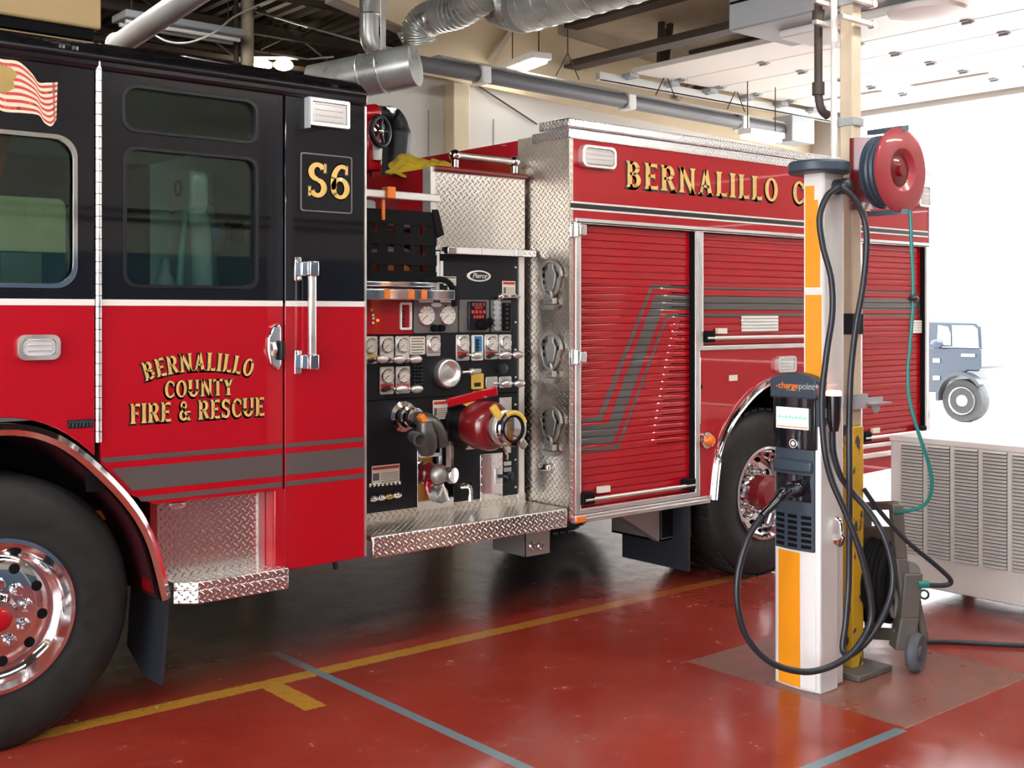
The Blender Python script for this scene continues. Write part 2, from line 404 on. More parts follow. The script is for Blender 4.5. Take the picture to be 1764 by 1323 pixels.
def text_mesh(name, body, size, mat, origin, right, up, parent, extrude=.0008, shear=0, align='CENTER', label=None, off=0):
    cu = bpy.data.curves.new('t', 'FONT'); cu.body = body; cu.size = size; cu.extrude = extrude; cu.shear = shear; cu.align_x = align; cu.align_y = 'CENTER'; cu.offset = off
    ob = bpy.data.objects.new('t', cu); COL.objects.link(ob)
    dg = bpy.context.evaluated_depsgraph_get(); me = bpy.data.meshes.new_from_object(ob.evaluated_get(dg)); bpy.data.objects.remove(ob)
    right, up = Vector(right), Vector(up); nn = right.cross(up); origin = Vector(origin)
    mb = MB(); mb.add([origin + right * v.co.x + up * v.co.y + nn * v.co.z for v in me.vertices], [list(p.vertices) for p in me.polygons])
    return mb.build(name, mat, parent, ang=20)

# ================================================================== THE SETTING
XD = 11.5                                                   # bay door wall
def floor_material():
    m = pm('red_epoxy_floor', (.30, .03, .018), .2, 0); nt = m.node_tree; b = nt.nodes['Principled BSDF']
    tc = node(nt, 'ShaderNodeNewGeometry'); pos = tc.outputs['Position']
    sp = node(nt, 'ShaderNodeSeparateXYZ'); nt.links.new(pos, sp.inputs[0])
    def nz(scale, det=4, rough=.55):
        n = node(nt, 'ShaderNodeTexNoise'); n.inputs['Scale'].default_value = scale; n.inputs['Detail'].default_value = det; n.inputs['Roughness'].default_value = rough
        nt.links.new(pos, n.inputs['Vector']); return n.outputs[0]
    def mr(x, a, c, lo=0, hi=1):
        n = node(nt, 'ShaderNodeMapRange', i_1=a, i_2=c, i_3=lo, i_4=hi); nt.links.new(x, n.inputs[0]); return n.outputs[0]
    n1, n2, n3 = nz(1.1), nz(6), nz(34, 6)
    wob = math_(nt, 'MULTIPLY', math_(nt, 'SUBTRACT', n3, .5), .03)
    def strip(cx, cy, hx, hy, wear=1.0):
        dx = math_(nt, 'SUBTRACT', math_(nt, 'ABSOLUTE', math_(nt, 'SUBTRACT', sp.outputs[0], cx)), hx)
        dy = math_(nt, 'SUBTRACT', math_(nt, 'ABSOLUTE', math_(nt, 'SUBTRACT', sp.outputs[1], cy)), hy)
        d = math_(nt, 'MAXIMUM', dx, dy)
        if wear: d = math_(nt, 'ADD', d, math_(nt, 'MULTIPLY', wob, wear))
        return mr(d, -.002, .002, 1, 0)
    col = mixc(nt, mr(n1, .35, .7), (.27, .024, .014, 1), (.34, .045, .028, 1))
    col = mixc(nt, math_(nt, 'MULTIPLY', mr(n2, .58, .75), .35), col, (.34, .10, .075, 1))
    # worn grey concrete around the column, and stain plus painted shade under the engine
    patch = math_(nt, 'MULTIPLY', strip(4.9, -1.42, .55, .6, .5), mr(n2, .25, .6, .35, .75))
    col = mixc(nt, patch, col, (.20, .135, .11, 1))
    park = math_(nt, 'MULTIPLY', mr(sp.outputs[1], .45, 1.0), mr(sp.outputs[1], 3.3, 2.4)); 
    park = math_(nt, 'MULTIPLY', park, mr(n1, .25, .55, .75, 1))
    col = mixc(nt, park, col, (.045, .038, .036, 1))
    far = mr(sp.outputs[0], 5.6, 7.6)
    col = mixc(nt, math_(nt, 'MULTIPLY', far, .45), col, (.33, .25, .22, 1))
    # concrete joints
    for a in ((4.9, -2.02, .6, .004), (4.9, -.82, .6, .004), (4.36, -1.42, .004, .6), (5.44, -1.42, .004, .6), (4.34, -2.02, 4, .003), (5.44, -2.6, .003, 2)):
        col = mixc(nt, math_(nt, 'MULTIPLY', strip(*a, .4), .6), col, (.42, .2, .16, 1) if a[2] > .1 else (.09, .045, .04, 1))
    yl = math_(nt, 'MAXIMUM', strip(2.5, .205, 9.0, .05, 1.2), strip(2.60, 0, .055, .235, 1.0))
    fade = math_(nt, 'MULTIPLY', mr(sp.outputs[0], 3.2, 5.2, 1, .35), mr(n3, .34, .44, .6, 1))
    col = mixc(nt, math_(nt, 'MULTIPLY', yl, fade), col, (.50, .25, .03, 1))
    tape = math_(nt, 'MAXIMUM', strip(2.865, -.70, .026, 1.33, .15), strip(3.85, -2.017, .47, .026, .15))
    col = mixc(nt, math_(nt, 'MULTIPLY', tape, mr(sp.outputs[1], .7, .1, .35, 1)), col, (.17, .23, .26, 1))
    spk = mr(nz(70, 2), .70, .74)
    col = mixc(nt, math_(nt, 'MULTIPLY', spk, .35), col, (.5, .25, .2, 1))
    nt.links.new(col, b.inputs['Base Color'])
    ro = math_(nt, 'ADD', mr(n2, .3, .75, .13, .26), math_(nt, 'MULTIPLY', patch, .25)); ro = math_(nt, 'ADD', ro, math_(nt, 'MULTIPLY', mr(n3, .4, .8), .07))
    nt.links.new(ro, b.inputs['Roughness'])
    bp = node(nt, 'ShaderNodeBump'); bp.inputs['Strength'].default_value = .12; bp.inputs['Distance'].default_value = .01
    nt.links.new(math_(nt, 'ADD', nz(3, 3), math_(nt, 'MULTIPLY', n3, .15)), bp.inputs['Height']); nt.links.new(bp.outputs[0], b.inputs['Normal'])
    return m
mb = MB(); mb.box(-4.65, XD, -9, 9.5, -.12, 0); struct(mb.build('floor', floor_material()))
mb = MB(); mb.box(XD + .02, 60, -40, 45, -.15, -.03); struct(mb.build('ground', M['concrete']))

# left wall of the truck bay (white folded panels with a pilaster), cream bulkhead above it
WY = 3.6
mb = MB()
wallpts = [(4.55, 0), (XD, 0), (XD, 4.05)]
p = atY(1133, 113, WY); q = atY(955, 61, WY); r_ = atY(700, 52, WY); s_ = atY(576, 0, WY)
wallpts += [(p.x, p.z), (q.x, q.z), (q.x, 4.9), (s_.x, 4.9), (s_.x, s_.z), (r_.x, r_.z), (r_.x + .25, 3.85), (5.3, 3.62), (4.55, 3.62)]
mb.prism(wallpts, WY, WY + .15)
wl = struct(mb.build('wall_left', M['whitewall']))
mb = MB()
for px in (738, 776, 850): 
    x = atY(px, 230, WY).x; mb.box(x - .006, x + .006, WY - .006, WY - .001, 0, 3.5)
mb.build('panel_seam', M['greymetal'], wl)
mb = MB(); x0 = atY(752, 200, WY).x; x1 = atY(790, 200, WY).x
mb.box(x0 + .08, x1 + .02, WY - .14, WY - .003, 0, 3.75)
mb.build('pilaster', M['cream'], wl, bev=.01)
# cream bulkhead: the strip of wall above the heater line
mb = MB(); a = atY(690, 100, WY); b_ = atY(1345, 232, WY)
mb.prism([(a.x, 3.80), (b_.x, 3.62), (XD, 3.58), (XD, 4.05), (p.x, p.z), (q.x, q.z), (q.x, 4.9), (s_.x, 4.9), (s_.x, s_.z), (r_.x, r_.z)], WY - .05, WY - .004)
mb.build('bulkhead', M['cream'], wl)
mb = MB(); mb.prism([(q.x, 4.6), (q.x, q.z), (p.x, p.z), (XD, 4.05), (XD, 4.6)], WY - .01, WY + .14); mb.build('eave_insulation', M['tan'], wl)
mb = MB()
for (u, v) in (((895, 30), (843, 105)), ((1205, 130), (1165, 172))):
    A = atY(*u, WY - .09); B = atY(*v, WY - .09); mb.obox((A + B) / 2, (B - A) / 2, (.0, .03, 0), Vector((0, 1, 0)).cross((B - A).normalized()) * .025)
mb.build('strut', M['tan'], wl)
mb = MB(); A = atY(812, 140, WY - .03); B = atY(925, 214, WY - .03); mb.tube([A, B], .008, 6); mb.build('wire', M['steel'], wl)

# bay door wall with openings, the raised sectional doors
mb = MB()
mb.prism([(-9, 0), (9.5, 0), (9.5, 5.2), (-9, 5.2)], XD, XD + .25, 'X', holes=[[(-1.2, .001), (3.0, .001), (3.0, 3.95), (-1.2, 3.95)], [(-6.6, .001), (-2.0, .001), (-2.0, 3.95), (-6.6, 3.95)]])
struct(mb.build('wall_front', M['whitewall']))
def raised_door(name, y0, y1, detail):
    x0, x1, z = 7.95, XD - .08, 4.0
    n = 6; w = (x1 - x0) / n; d = None
    for i in range(n):
        mb = MB(); a = x0 + i * w + .006
        holes = []
        if detail and i == 4:
            L = 1.0
            for k in range(3):
                c = y1 - .62 - k * 1.15; holes.append(rrect(a + w * .36, a + w * .54, c - .42, c + .42, .05))
        if holes: mb.prism([(a, y0), (a + w - .012, y0), (a + w - .012, y1), (a, y1)], z, z + .05, 'Z', holes=holes)
        else: mb.box(a, a + w - .012, y0, y1, z, z + .05)
        if i == 0: d = struct(mb.build(name, M['doorpan'], bev=.006))
        else: mb.build('door_section', M['doorpan'], d, bev=.006)
        if holes:
            g = MB()
            for h in holes: g.prism(h, z + .02, z + .03, 'Z')
            g.build('door_window', M['panelgrey'], d)
    if detail:
        for i in range(1, n):
            for k in range(5):
                y = y1 - .12 - k * .98
                h = MB(); h.box(x0 + i * w - .05, x0 + i * w + .05, y - .035, y + .035, z - .012, z); h.cyl((x0 + i * w, y - .04, z - .018), (x0 + i * w, y + .04, z - .018), .012, seg=10)
                h.build('door_hinge', M['greymetal'], d)
        for i in range(n + 1):
            h = MB(); x = x0 + i * w; h.box(x - .06, x + .06, y1 - .04, y1 + .07, z - .045, z - .005); h.cyl((x, y1 + .02, z - .03), (x, y1 + .14, z - .03), .03, seg=14)
            h.build('door_roller', M['greymetal'], d)
    for y in (y1 + .1, y0 - .1):
        t = MB(); t.box(x0 - .35, x1, y - .035, y + .035, z - .1, z - .09); t.box(x0 - .35, x1, y - .035, y - .028, z - .1, z - .02); t.box(x0 - .35, x1, y + .028, y + .035, z - .1, z - .02)
        t.build('door_track', M['white'], d)
    return d
raised_door('door_1', -1.25, 3.05, True)
d2 = None
for i in range(7):
    mb = MB(); mb.box(XD - .06, XD - .01, -6.6, -2.0, .012 + i * .563, .565 + i * .563)
    if d2 is None: d2 = struct(mb.build('door_2', M['backwall'], bev=.006))
    else: mb.build('door_section', M['backwall'], d2, bev=.006)
# walls behind the viewer (seen in the truck's gloss)
mb = MB(); mb.box(-7, XD, -9.15, -9, 2.45, 5.2); wb = struct(mb.build('wall_back', M['backwall']))
mb = MB(); mb.box(-7, XD, -9.14, -8.98, 0, 2.45); mb.build('wainscot', M['bluewall'], wb)
mb = MB()
for z in (2.85, 2.96): mb.tube([(-6.5, -8.9, z), (11, -8.9, z)], .022, 8)
mb.build('wall_pipe', M['steel'], wb)
for k, x in enumerate((-3, 2.2, 7.4)):
    mb = MB(); mb.box(x - .12, x + .12, -8.98, -8.72, 0, 5); mb.build('wall_post', M['greymetal'], wb)
mb = MB(); mb.prism([(-9, 0), (9.5, 0), (9.5, 5.2), (-9, 5.2)], -4.65, -4.5, 'X', holes=[[(-8.7, .001), (-.9, .001), (-.9, 4.2), (-8.7, 4.2)]])  # unseen open end, widened to bring daylight in from behind
struct(mb.build('wall_rear', M['cream']))
mb = MB(); mb.box(-7, XD, 9.5, 9.65, 2.45, 5.2); wr_ = struct(mb.build('wall_right', M['cream']))
mb = MB(); mb.box(-7, XD, 9.49, 9.64, 0, 2.45); mb.build('wainscot', M['bluewall'], wr_)
mb = MB(); mb.box(-40, -4.66, -40, 45, -.15, -.03); struct(mb.build('ground', M['concrete']))

# ceilings: dark ribbed deck on open web joists to the left, tan insulation over the bay
CZ = 4.75
mb = MB(); pts = []; x = -7.0
while x < XD:
    pts += [(x, CZ), (x + .07, CZ), (x + .09, CZ + .05), (x + .15, CZ + .05)]; x += .17
prof = pts + [(pts[-1][0], CZ + .12), (-7, CZ + .12)]
mb.prism([(a, b) for a, b in prof], WY + .2, 9.5)
near = [q for q in pts if q[0] < 5.6]; mb.prism(near + [(near[-1][0], CZ + .12), (-7, CZ + .12)], -9, WY + .2)
ce = struct(mb.build('ceiling', M['deck'], ang=20))
for y in (3.9, 5.1, 6.3, 7.5, 8.7, 1.2, -1.4, -4, -6.5):
    j = MB(); x0, x1 = (-6.9, XD - .1 if y > 3.7 else 5.45)
    for z in (CZ - .05, CZ - .42): j.box(x0, x1, y - .03, y + .03, z - .025, z + .025)
    n = 28
    for i in range(n):
        a = x0 + (x1 - x0) * i / n; b = x0 + (x1 - x0) * (i + 1) / n
        za, zb = (CZ - .42, CZ - .05) if i % 2 else (CZ - .05, CZ - .42)
        j.tube([(a, y, za), (b, y, zb)], .013, 6)
    j.build('roof_joist', M['steel'], ce)
mb = MB(); mb.box(5.6, XD, -9, WY, 4.5, 4.58); c2 = struct(mb.build('ceiling_insulation', M['tan']))
mb = MB(); mb.box(5.56, 5.6, -9, WY, 4.5, 4.88); mb.build('ceiling_edge', M['tan'], c2)
BMS = []
for i, (x, w) in enumerate(((7.62, .09), (9.4, .08))):
    mb = MB(); mb.box(x - w, x + w, -9, WY - .06, 4.07, 4.10); mb.box(x - .012, x + .012, -9, WY - .06, 4.10, 4.16); mb.box(x - w, x + w, -9, WY - .06, 4.46, 4.495)
    BMS.append(struct(mb.build('trim_%d' % (i + 1), M['steel'])))
for (u, v) in (((1140, 38), (1137, 112)), ((1155, 36), (1146, 112))):
    mb = MB(); A = atY(*u, 2.9); B = atY(*v, 2.9); mb.obox((A + B) / 2, (B - A) / 2, (.025, 0, 0), (0, .025, 0)); mb.build('roof_brace', M['steel'], BMS[0])

# ================================================================== OVERHEAD SERVICES
def chain(mb, a, b, r=.006): mb.tube([a, b], r, 6)
# radiant tube heater along the wall
hy = 3.0
A = atY(715, 108, hy); B = atY(1352, 226, hy)
t = thing('radiant_tube_heater', (A.x, hy, A.z), 'long grey radiant tube heater with white reflector hung along the wall above the truck', 'heater')
mb = MB(); mb.tube([A, B], .065, 16); mb.build('heater_tube', M['tubegrey'], t)
mb = MB(); dz = B.z - A.z
mb.add([(A.x + .2, hy - .10, A.z + .055), (B.x - .1, hy - .10, B.z + .055), (B.x - .1, hy - .05, B.z + .085), (A.x + .2, hy - .05, A.z + .085), (A.x + .2, hy + .06, A.z + .085), (B.x - .1, hy + .06, B.z + .085), (B.x - .1, hy + .15, B.z - .0), (A.x + .2, hy + .15, A.z - .0)],
       [(0, 1, 2, 3), (3, 2, 5, 4), (4, 5, 6, 7)]); mb.build('reflector', M['white'], t)
for px in (1035, 1255, 805):
    f = (px - 715) / 637; c = A.lerp(B, f); k = MB(); k.box(c.x - .05, c.x + .05, hy - .075, hy + .075, c.z - .075, c.z + .075); k.build('tube_collar', M['white'], t, bev=.01)
for px in (935, 1105, 1245):
    f = (px - 715) / 637; c = A.lerp(B, f); k = MB()
    chain(k, (c.x - .14, hy, c.z + .12), (c.x, hy, c.z + .34)); chain(k, (c.x + .14, hy, c.z + .12), (c.x, hy, c.z + .34)); chain(k, (c.x, hy, c.z + .34), (c.x, hy, 4.48 if c.x > 6.9 else CZ))
    k.build('hanger_chain', M['steel'], t)
mb = MB(); mb.box(B.x - .05, B.x + .35, hy - .13, hy + .13, B.z - .12, B.z + .16); mb.build('burner_box', M['greymetal'], t, bev=.01)
# flue elbow at its near end
up = atY(636, -30, hy); el = [up, atY(636, 60, hy), atY(642, 80, hy), atY(660, 95, hy), atY(690, 100, hy), A]
mb = MB(); mb.tube([el[0], el[1]] + spline(el[1:], 5)[1:], .075, 18)
for q in (atY(636, 25, hy), atY(690, 102, hy)): mb.torus(q, (0, 0, 1) if q.x < atY(650, 60, hy).x else (1, 0, 0), .078, .008, 20, 6)
tag(mb.build('flue_pipe', M['galv']), 'galvanised flue pipe with an elbow dropping onto the radiant heater', 'pipe')
# lit lamp near the far end of the tube
def strip_lamp(name, c, ax, L, w, label, group=None, lit=True, hang=None, tube='tubelamp'):
    ax = Vector(ax).normalized(); sd = Vector((-ax.y, ax.x, 0)); up = Vector((0, 0, 1)); c = Vector(c)
    t = thing(name, c, label, 'light fixture', group)
    mb = MB(); mb.obox(c + up * .03, ax * L / 2, sd * w / 2, up * .03); mb.build('fixture_housing', M['white'] if lit else M['greymetal'], t, bev=.008)
    for s in (-1, 1):
        k = MB(); k.tube([c + sd * s * w * .22 - up * .02 - ax * L * .47, c + sd * s * w * .22 - up * .02 + ax * L * .47], .018, 10)
        k.build('lamp_tube', M[tube] if lit else M['white'], t)
    if hang:
        for s in (-1, 1):
            k = MB(); e = c + ax * s * L * .4; chain(k, e + up * .06, Vector((e.x, e.y, hang))); k.build('hanger_chain', M['steel'], t)
    return t
c = atY(1312, 236, 2.6); strip_lamp('strip_light', c, (1, 0, 0), .55, .16, 'lit white strip light hanging above the far rear corner of the truck', hang=4.5, tube='tubedim')
c = atY(905, 112, 3.2); strip_lamp('strip_light', c, (.2, 1, 0), .6, .2, 'small white fixture on a single rod in front of the cream bulkhead', hang=4.6, tube='tubedim')
c = atD(312, 52, 9.6); strip_lamp('strip_light', c, (1, 0, 0), 1.05, .3, 'unlit grey fixture hung under the dark roof joists above the cab', lit=False, hang=CZ)
k = 0
for y, zl in ((-2.5, 4.1), (-5.4, 4.1)):  # two unseen rows added to fill light onto the truck side
    for x in (-2.6, 1.2, 5.0, 8.9):
        strip_lamp('strip_light', (x, y, zl), (1, 0, 0), 2.4, .34, 'unseen twin tube strip light added as fill over the empty neighbouring bay', 'added fill strip lights over the neighbouring bay', hang=4.5); k += 1
strip_lamp('strip_light', (2.1, 3.2, 4.2), (1, 0, 0), 2.4, .34, 'unseen twin tube strip light added as fill over the far side of the cab', hang=CZ)  # extra lamp out of view, brightens wall and floor beyond the truck
# glowing twin lamp
c = atD(470, 112, 12.0); t = thing('high_bay_lamp', c, 'glowing warm twin lamp hanging from the dark joists behind the cab roof', 'lamp')
for s in (-.11, .11):
    mb = MB(); mb.ball(c + Vector((s * .77, -s * .64, 0)), .10, .10, .055); mb.build('bulb', M['lampglow'], t)
mb = MB(); mb.obox(c + Vector((0, 0, .1)), Vector((.2, -.16, 0)), Vector((.05, .06, 0)), Vector((0, 0, .03)))
for s in (-1, 1): chain(mb, c + Vector((s * .12, -s * .1, .12)), c + Vector((0, 0, .4)))
chain(mb, c + Vector((0, 0, .4)), Vector((c.x, c.y, CZ))); mb.build('lamp_bracket', M['steel'], t)
# ducts
def duct(name, path, r, label, rib=.16, ribr=1.03, n=6, mat='galv'):
    P = spline(path, n) if len(path) > 2 else [Vector(path[0]), Vector(path[1])]
    mb = MB(); mb.tube(P, r, 28); L = 0
    for i in range(len(P) - 1):
        seg = (P[i + 1] - P[i]).length; m = max(1, int(seg / rib))
        for k in range(m):
            q = P[i].lerp(P[i + 1], (k + .5) / m); mb.torus(q, P[i + 1] - P[i], r * 1.0, .008, 28, 6)
    return tag(mb.build(name, M[mat]), label, 'duct')
c = atD(905, 12, 9.3); e = Vector((c.x + .1, c.y - 3.9, c.z))
duct('spiral_duct', [c, e], .20, 'large spiral galvanised duct running overhead toward the viewer', .17)
c1 = c + Vector((-.02, .22, 0))
duct('flexible_duct', [atD(862, 2, 9.65), atD(890, 12, 9.45), c + Vector((.0, .02, 0))], .195, 'crinkled dirty flexible duct joined to the end of the spiral duct', .05, n=8)
duct('duct_elbow', [atD(832, -8, 9.3), atD(790, 18, 9.5), atD(745, 30, 9.65), atD(722, 48, 9.7), atD(722, 72, 9.75)], .14, 'galvanised duct with a gored elbow turning down above the heater', .1)
rd_ = duct('round_duct', [atD(540, 148, 8.1), atD(716, 112, 7.9)], .145, 'horizontal galvanised duct passing just behind the cab roof', .5)
q = atD(660, 124, 7.96); mb = MB(); mb.box(q.x - .02, q.x + .02, q.y - .004, q.y + .004, q.z + .13, CZ); mb.torus(q, (Vector(atD(716, 112, 7.9)) - Vector(atD(540, 148, 8.1))), .148, .008, 28, 6); mb.build('hanger_strap', M['galv'], rd_)
mb = MB(); mb.tube([Vector((3.04, 3.2, 3.55)), Vector((2.93, 1.2, 3.62))], .075, 18)
mb.torus((3.04, 3.15, 3.55), (0, 1, 0), .08, .012, 20, 6)
tag(mb.build('exhaust_pipe', M['pipe']), 'shiny silver exhaust pipe rising at a slant over the cab roof', 'pipe')
# tan box over the cab
a = atY(175, 58, 1.1)
t = thing('overhead_heater', (1.0, 1.4, a.z), 'tan sheet metal heater box hung on two chains above the cab', 'heater')
mb = MB(); mb.box(-.6, a.x, 1.1, 1.75, a.z + .02, a.z + .34); mb.build('heater_body', M['tanbox'], t, bev=.012)
mb = MB(); mb.box(-.6, a.x - .03, 1.13, 1.7, a.z - .03, a.z + .02); mb.build('heater_grille', M['void'], t)
for px in (152, 176):
    k = MB(); q = atY(px, 40, 1.25); n = 14
    for i in range(n): k.torus((q.x, 1.25, a.z + .32 + i * (CZ - a.z - .32) / n), (1, 0, 0) if i % 2 else (0, 1, 0), .03, .007, 10, 5)
    k.build('hanger_chain', M['alu'], t)
# grey unit heater over the right
a = atZ(1255, 64, 3.72); t = thing('unit_heater', (a.x + .3, a.y - 1, 3.72), 'grey sheet metal unit heater hung from the roof beside the column', 'heater')
mb = MB(); mb.box(a.x, a.x + .75, a.y - 2.3, a.y, 3.76, 4.3); mb.build('heater_body', M['greymetal'], t, bev=.012)
mb = MB(); mb.box(a.x - .012, a.x + .02, a.y - 2.25, a.y - .02, 3.95, 3.965); mb.build('seam_strip', M['void'], t)
mb = MB(); mb.box(a.x + .25, a.x + .7, a.y - 1.9, a.y - .25, 3.70, 3.76); mb.build('bottom_tray', M['white'], t, bev=.01)
mb = MB(); mb.lathe((a.x + .38, a.y - 1.35, 3.71), (0, 0, -1), [(.26, 0), (.24, .03), (.12, .06), (0, .065)], 28); mb.build('fan_cowl', M['white'], t)

# ================================================================== COLUMNS, PIPES
t = thing('steel_column', (4.9, -1.46, 0), 'square steel column painted cream above and chipped yellow below behind the charging station', 'column')
hs = .037; cx_, cy_ = 4.85, -1.42
mb = MB(); mb.box(cx_ - hs, cx_ + hs, cy_ - hs, cy_ + hs, 1.18, 4.6); mb.build('upper_shaft', M['postcream'], t, bev=.008)
mb = MB(); mb.box(cx_ - hs - .008, cx_ + hs + .008, cy_ - hs - .008, cy_ + hs + .008, .02, 1.18); mb.build('yellow_lower_shaft', M['dirtyel'], t, bev=.008, label='chipped yellow painted lower shaft')
mb = MB(); mb.box(cx_ - .14, cx_ + .14, cy_ - .14, cy_ + .14, .0, .03); mb.build('base_plate', M['cart'], t, bev=.006)
for z in (2.62, 3.2, 1.62):
    k = MB(); h = hs + .008; k.box(cx_ - h, cx_ + h, cy_ - h, cy_ + h, z, z + (.04 if z > 2 else .1)); k.build('strap', M['greymetal'] if z > 2 else M['matblack'], t, bev=.003)
mb = MB(); c = Vector((cx_ - .07, cy_ + .045, 0)); mb.tube([c + Vector((0, 0, 1.2)), c + Vector((0, 0, 4.6))], .016, 12)
for z in (1.75, 2.4, 3.25): mb.box(c.x - .024, c.x + .024, c.y - .02, c.y + .02, z, z + .05)
tag(mb.build('conduit', M['white']), 'thin white conduit running up the left side of the steel column', 'conduit')
mb = MB(); c = Vector((cx_ - .09, cy_ + .12, 0)); q = spline([c + Vector((0, 0, 2.78)), c + Vector((.01, -.01, 2.71)), c + Vector((.05, -.02, 2.68))], 6)
mb.tube([c + Vector((0, 0, 4.6))] + q, .02, 14)
for z in (2.78, 3.13): mb.cyl(c + Vector((0, 0, z)), c + Vector((0, 0, z + .06)), .03, seg=14)
tag(mb.build('iron_pipe', M['steel']), 'dark iron pipe with a bottom elbow left of the white conduit', 'pipe')
mb = MB()
for z in (3.10, 3.2):
    mb.box(c.x - .1, cx_ + .1, cy_ - .085, cy_ - .06, z, z + .02); mb.box(c.x - .1, cx_ + .1, cy_ + .06, cy_ + .085, z, z + .02)
    for y in (-.09, .07): mb.cyl((cx_ + .07, cy_ + y, z + .01), (cx_ + .07, cy_ + y + .03, z + .01), .02, seg=10)
tag(mb.build('pipe_clamp', M['alu']), 'silver channel clamp holding the pipes to the column high above the hose reel', 'clamp')
mb = MB(); c = atD(426, 60, 10.2); mb.tube([(c.x, c.y, 0), (c.x, c.y, CZ)], .057, 20)
tag(mb.build('round_post', M['postcream']), 'round cream post standing behind the cab roof', 'post')
mb = MB(); c = atD(407, 60, 10.1); mb.tube([(c.x, c.y, 2.5), (c.x, c.y, CZ)], .022, 12)
for z in (4.1, 4.3): mb.cyl((c.x, c.y, z), (c.x, c.y, z + .08), .036, seg=12)
tag(mb.build('riser_pipe', M['steel']), 'thin dark riser pipe beside the round cream post', 'pipe')
mb = MB(); mb.tube(spline([atD(250, 48, 9.0), atD(285, 70, 9.0), atD(325, 73, 9.0), atD(370, 55, 9.2), atD(405, 28, 9.9), atD(465, 0, 10)], 8), .008, 6)
tag(mb.build('drooping_cable', M['white']), 'thin white cable drooping under the unlit fixture above the cab', 'cable')
mb = MB(); mb.tube([atD(440, 20, 10.4), atD(640, 78, 9.4)], .009, 6)
mb.tube([atD(440, 88, 10.6), atD(530, 102, 10), atD(575, 98, 10)], .009, 6)
tag(mb.build('roof_conduit', M['galv']), 'thin grey conduits strung below the dark joists right of the cream post', 'conduit')

# ================================================================== THE FIRE ENGINE
TR = thing('fire_truck', (4.0, 1.25, 0), 'red and black fire engine with gold lettering parked along the bay', 'fire truck')
WID = 2.45
def part(mb, name, mat, parent=TR, bev=0, **k): return mb.build(name, M[mat] if isinstance(mat, str) else ([M[x] for x in mat] if mat and isinstance(mat[0], str) else mat), parent, bev=bev, **k)
ZS = 1.765                                                  # height of the white stripe
SEAM1, SEAM2, CR = 1.73, 2.571, 3.0
# wheel arch outlines
ARF = [(.62, .535), (.70, .80), (.84, 1.03), (1.06, 1.22), (1.32, 1.30), (1.57, 1.244), (1.805, 1.034), (1.952, .815), (2.032, .535)]
ARF = [(p.x, p.y) for p in spline([(a, b, 0) for a, b in ARF], 6)]
ARR = [(5.485, .585), (5.53, .84), (5.638, 1.037), (5.80, 1.18), (5.96, 1.27), (6.13, 1.31), (6.30, 1.27), (6.46, 1.18), (6.622, 1.037), (6.73, .84), (6.775, .585)]
ARR = [(p.x, p.y) for p in spline([(a, b, 0) for a, b in ARR], 6)]
def arch_at(A, x):
    for a, b in zip(A, A[1:]):
        if (a[0] - x) * (b[0] - x) <= 0 and a[0] != b[0]: return a[1] + (b[1] - a[1]) * (x - a[0]) / (b[0] - a[0])
RT = 2.715
# ---- front door / front part of the cab side
fw = [atY(133, 250, 0), atY(133, 495, 0)]
wf = rrect(.66, fw[0].x, atY(60, 496, 0).z, atY(60, 228, 0).z, .085, 8)
d = MB(); d.prism([(.5, ZS), (SEAM1 - .012, ZS), (SEAM1 - .012, RT), (.5, RT)], 0, .05, holes=[wf], mi=0)
low = [(p[0], p[1] + .02) for p in ARF if .62 <= p[0] <= SEAM1 - .012]
d.prism([(.5, .8)] + [(.62, .8)] + low[3:] + [(SEAM1 - .012, arch_at(ARF, SEAM1 - .012) + .02), (SEAM1 - .012, ZS), (.5, ZS)], 0, .05, mi=1)
FD = part(d, 'front_door', ('black', 'red'), bev=.004)
mb = MB(); mb.prism(wf, -.006, .004, holes=[inset_loop(wf, .018)]); part(mb, 'window_trim', 'chrome', FD, bev=.003)
mb = MB(); mb.prism(inset_loop(wf, .01), .018, .024); part(mb, 'window_glass', 'glass', FD)
mb = MB(); mb.box(.5, SEAM1 - .014, -.004, 0, ZS - .013, ZS + .012); part(mb, 'white_stripe', 'whiteband', FD)
# ---- rear door
wb1 = [atY(210, 143, 0), atY(445, 173, 0), atY(444, 249, 0), atY(210, 227, 0)]
wb2 = [atY(213, 250, 0), atY(443, 272, 0), atY(443, 497, 0), atY(213, 497, 0)]
z1a = (wb1[0].z + wb1[1].z) / 2; z1b = (wb1[2].z + wb1[3].z) / 2; z2a = (wb2[0].z + wb2[1].z) / 2; z2b = (wb2[2].z + wb2[3].z) / 2
xa, xb = wb1[0].x, wb1[1].x
w1 = rrect(xa, xb, z1b, z1a, .055, 8); w2 = rrect(xa + .005, xb, z2b, z2a, .05, 8)
d = MB(); d.prism([(SEAM1 + .012, ZS), (SEAM2 - .006, ZS), (SEAM2 - .006, RT), (SEAM1 + .012, RT)], 0, .05, holes=[w1, w2], mi=0)
low = [(p[0], p[1] + .012) for p in ARF if p[0] > SEAM1 + .012 and p[1] > .93]
d.prism([(SEAM1 + .012, arch_at(ARF, SEAM1 + .012) + .012)] + low + [(1.965, .926), (SEAM2 - .006, .926), (SEAM2 - .006, ZS), (SEAM1 + .012, ZS)], 0, .05, mi=1)
RD = part(d, 'rear_door', ('black', 'red'), bev=.004)
for w in (w1, w2):
    mb = MB(); mb.prism(w, -.005, .03, holes=[inset_loop(w, .014)]); part(mb, 'window_seal', 'matblack', RD, bev=.003)
    mb = MB(); mb.prism(inset_loop(w, .008), .02, .026); part(mb, 'window_glass', 'glass', RD)
mb = MB(); mb.box(SEAM1 + .014, SEAM2 - .008, -.004, 0, ZS - .013, ZS + .012); part(mb, 'white_stripe', 'whiteband', RD)
